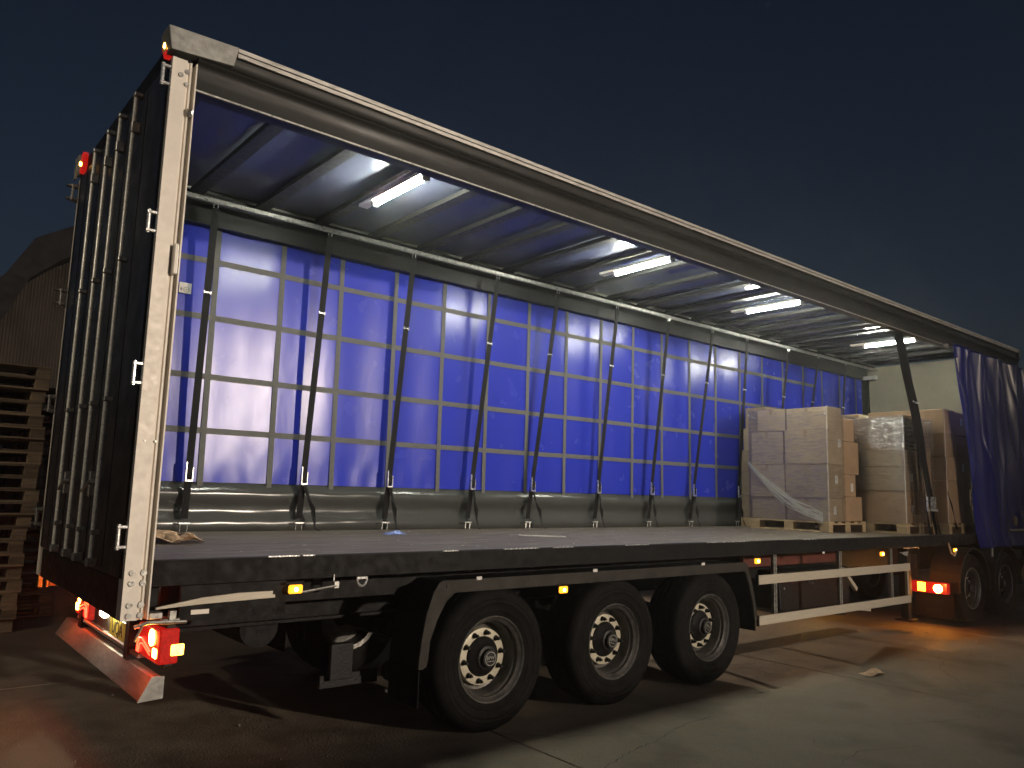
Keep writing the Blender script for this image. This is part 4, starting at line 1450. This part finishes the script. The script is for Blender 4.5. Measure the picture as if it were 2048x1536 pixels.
# things lying on the deck
m = MB()
for q in range(7):
    c = Vector((0.50 + 0.035 * q + random.uniform(-.03, .03), 1.25 + random.uniform(-.1, .25), ZD + 0.002))
    r1 = random.uniform(0, 3)
    m.M = Matrix.Translation(c) @ Matrix.Rotation(r1, 4, 'Z')
    m.grid(lambda u, v: (0.15 * (u - .5), 0.22 * (v - .5), 0.004 + abs(0.05 * math.sin(3 * u + r1) * math.cos(2.5 * v + q)) + 0.02 * u), 5, 5)
m.M = None
o = m.obj("torn_paper_heap", BROWNP)
tag(o, "heap of torn brown and white paper on the deck behind the rear post", "paper")
m = MB().grid(lambda u, v: (2.60 + 0.17 * u, 1.62 + 0.16 * v, ZD + 0.003 + 0.03 * u * v + 0.008 * abs(math.sin(7 * u))), 5, 4)
o = m.obj("blue_tissue", BLUEP)
tag(o, "small pale blue tissue lying on the deck", "tissue")
m = MB().cyl((3.85, 1.30, ZD + 0.006), (4.18, 0.98, ZD + 0.006), 0.0055, 6)
o = m.obj("wooden_stick", PAPER)
tag(o, "thin pale wooden stick lying on the deck", "stick")

m = MB()
rf = random.Random(11)
for q in range(150):
    x, y = rf.uniform(0.6, 8.6), rf.uniform(0.06, 2.3)
    a, l, w = rf.uniform(0, 3), rf.uniform(0.004, 0.022), rf.uniform(0.002, 0.006)
    d, n_ = Vector((math.cos(a), math.sin(a), 0)) * l, Vector((-math.sin(a), math.cos(a), 0)) * w
    c = Vector((x, y, ZD + 0.002))
    m.add([c - d - n_, c + d - n_, c + d + n_ + Vector((0, 0, .003)), c - d + n_], [(0, 1, 2, 3)])
o = m.obj("deck_flecks", PAPER, kind="stuff")
tag(o, "scattered tiny pale flecks and splinters on the trailer deck", "debris")
m = MB()
for q in range(2600):
    x, y = rf.uniform(-2, 12), rf.uniform(-3.6, 3.2)
    r_ = rf.uniform(0.002, 0.006) * (1 + 1.5 * (rf.random() < 0.04))
    c = Vector((x, y, r_ * 0.5))
    m.add([c + Vector((r_, 0, 0)), c + Vector((-r_ * .6, r_ * .8, 0)), c + Vector((-r_ * .5, -r_ * .9, 0)), c + Vector((0, 0, r_ * .9))], [(0, 1, 3), (1, 2, 3), (2, 0, 3)])
o = m.obj("grit", mat("pale_grit", (0.22, 0.20, 0.16), 0.5, var=0.5), kind="stuff")
tag(o, "loose grit and small stones scattered over the concrete", "gravel")

# ------------------------------------------------------------------ tractor unit
TR = thing("tractor_unit", (13.6, 1.27, 0), "dark tractor unit coupled ahead of the trailer with its rear lamps lit", "lorry")
for y in (0.80, 1.60):
    MB().box(10.95, 17.2, y, y + 0.09, 0.72, 0.98).obj("frame_rail", DARKST, TR)
MB().box(10.88, 10.95, 0.55, 2.0, 0.66, 0.98).obj("rear_cross_member", DARKST, TR)
for s in (0, 1):
    y0, y1 = ((0.12, 0.62) if s == 0 else (1.92, 2.42))
    lp = MB().box(10.84, 10.93, y0, y1, 0.455, 0.615, b=0.012).obj("tail_lamp", REDDIM, TR, "lit red and yellow tail lamp of the tractor")
    a, b = (y0 + 0.30, y0 + 0.41) if s == 0 else (y1 - 0.41, y1 - 0.30)
    MB().box(10.832, 10.842, a, b, 0.475, 0.60, b=0.004).obj("lit_segment", emit("lit_yellow_segment", (1.0, 0.62, 0.03), 8.0), lp)
    yc = y0 + 0.13 if s == 0 else y1 - 0.13
    MB().cyl((10.828, yc, 0.53), (10.842, yc, 0.53), 0.058, 20).obj("lit_bulb", emit("lit_flasher", (1.0, 0.42, 0.05), 160.0), lp, smooth=True)
    yr = y0 + 0.445 if s == 0 else y1 - 0.445
    MB().lathe([(0, 0)], 3).v
    MB().cyl((10.834, yr, 0.52), (10.842, yr, 0.52), 0.026, 14).obj("round_reflector", REDPL, lp)
    fl = MB().box(10.975, 10.985, y0 - 0.02, y1, 0.10, 0.45).obj("mud_flap", RUBBER, TR)
    if s == 0:
        gl = bpy.data.lights.new("tail_lamp_light", 'POINT')
        gl.energy = 12
        gl.color = (1.0, 0.24, 0.04)
        gl.shadow_soft_size = 0.05
        go = bpy.data.objects.new("tail_lamp_light", gl)
        COL.objects.link(go)
        go.parent = lp
        go.location = (10.5 - 13.6, 0.25 - 1.27, 0.58)
        text_mesh("SMITT", 0.085, MUDG, "flap_lettering", fl, face_rear(10.972, 0.37, 0.20))
m = MB()
for xw in (11.62, 12.95, 16.7):
    for s in (0, 1):
        o = copy_tree(wproto, TR)
        o.location = (xw - 13.6, (0.05 if s == 0 else 2.50) - 1.27, 0.512)
        o.rotation_euler = (0, 0, 0 if s == 0 else R(180))
        o.scale = (0.97, 0.85, 0.97)
for xw in (11.62, 12.95):
    for y0 in (0.03, 2.12):
        m = MB()
        for q in range(14):
            a, b = R(-5 + 190 * q / 14), R(-5 + 190 * (q + 1) / 14)
            P = [(xw + r_ * math.cos(t), 0.52 + r_ * math.sin(t)) for r_, t in ((0.56, a), (0.56, b), (0.585, b), (0.585, a))]
            m.prism(P, 'y', y0, y0 + 0.42)
        m.obj("wheel_arch", MUDG, TR, smooth=True)
MB().box(12.26, 12.30, 0.01, 0.03, 0.95, 1.10, b=0.003).obj("arch_stay", PAPER, TR)
MB().box(10.9, 13.2, 0.95, 1.60, 0.985, 1.10, b=0.02).obj("fifth_wheel", DARKST, TR)
DX = 0.75
MB().cyl((14.1 + DX, 0.15, 0.55), (15.1 + DX, 0.15, 0.55), 0.30, 20).obj("fuel_tank", ALU, TR)
cab = MB().prism([(a + DX, b) for a, b in [(14.15, 0.95), (14.15, 3.55), (14.4, 3.95), (15.6, 3.75), (16.2, 2.9), (16.35, 1.9), (16.4, 0.45), (15.3, 0.45), (15.3, 0.95)]], 'y', 0.05, 2.50).obj("cab", TRACT, TR, bev=0.05)
MB().prism([(a + DX, b) for a, b in [(15.35, 2.05), (15.35, 2.80), (15.95, 2.80), (16.15, 2.05)]], 'y', 0.035, 0.049).obj("side_window", GLASSD, cab)
MB().box(15.25 + DX, 15.28 + DX, 0.04, 0.049, 0.6, 2.9).obj("door_seam", INK, cab)
MB().prism([(a + DX, b) for a, b in [(13.98, 1.2), (13.98, 3.9), (14.13, 4.0), (14.13, 1.2)]], 'y', 0.06, 0.10).obj("side_deflector", TRACT, cab)
MB().tube([(14.3, 0.9, 1.6), (14.05, 0.95, 1.3), (13.66, 1.1, 1.5)], 0.015).obj("air_line", RUBBER, TR)

# ------------------------------------------------------------------ floodlight standing beyond the trailer (its light shows on the ground under it)
FL = thing("floodlight_post", (9.0, 14.0, 0), "yard floodlight on a steel post beyond the trailer", "lamp post")
MB().cyl((9.0, 14.0, 0), (9.0, 14.0, 3.9), 0.06, 12, 0.045).obj("post", GALV, FL)
MB().box(8.8, 9.2, 13.86, 14.0, 3.9, 4.1, b=0.01).obj("lamp_head", BLACK, FL)
MB().box(8.83, 9.17, 13.845, 13.855, 3.93, 4.07).obj("lamp_lens", emit("lit_flood_lens", (1.0, 0.82, 0.6), 40.0), FL)
lo = yard_lamp("floodlight", (9.0, 13.8, 3.98), (7.2, 0.8, 0.0), 6500, (1.0, 0.78, 0.60), 26, 0.6, 0.05)
lo.parent = FL
lo.location = (0, -0.2, 3.98)

# ------------------------------------------------------------------ unseen wall added behind the camera to shade the near ground
BW = thing("shade_wall", (2.0, -8.2, 0), "long plain concrete wall added out of view behind the camera to shade the ground", "wall")
for k in range(14):
    x = -14 + 3.0 * k
    MB().box(x + 0.08, x + 2.92, -8.25, -8.15, 0, 2.08, b=0.01).obj("wall_panel", CONC, BW)
    MB().box(x - 0.09, x + 0.075, -8.32, -8.08, 0, 2.14, b=0.01).obj("wall_post", CONC, BW)

# ------------------------------------------------------------------ thin haze volume added for a soft glow around the lamps
hm = bpy.data.materials.new("glow_haze")
hm.use_nodes = True
nt = hm.node_tree
for n in list(nt.nodes):
    if n.type == 'BSDF_PRINCIPLED':
        nt.nodes.remove(n)
pv = nt.nodes.new("ShaderNodeVolumePrincipled")
pv.inputs["Density"].default_value = 0.0036
pv.inputs["Anisotropy"].default_value = 0.75
pv.inputs["Color"].default_value = (0.88, 0.90, 0.92, 1)
nt.links.new(pv.outputs[0], nt.nodes["Material Output"].inputs["Volume"])
MB().box(-305, 405, -305, 405, -1.3, 12.5).obj("haze", hm, kind="stuff")
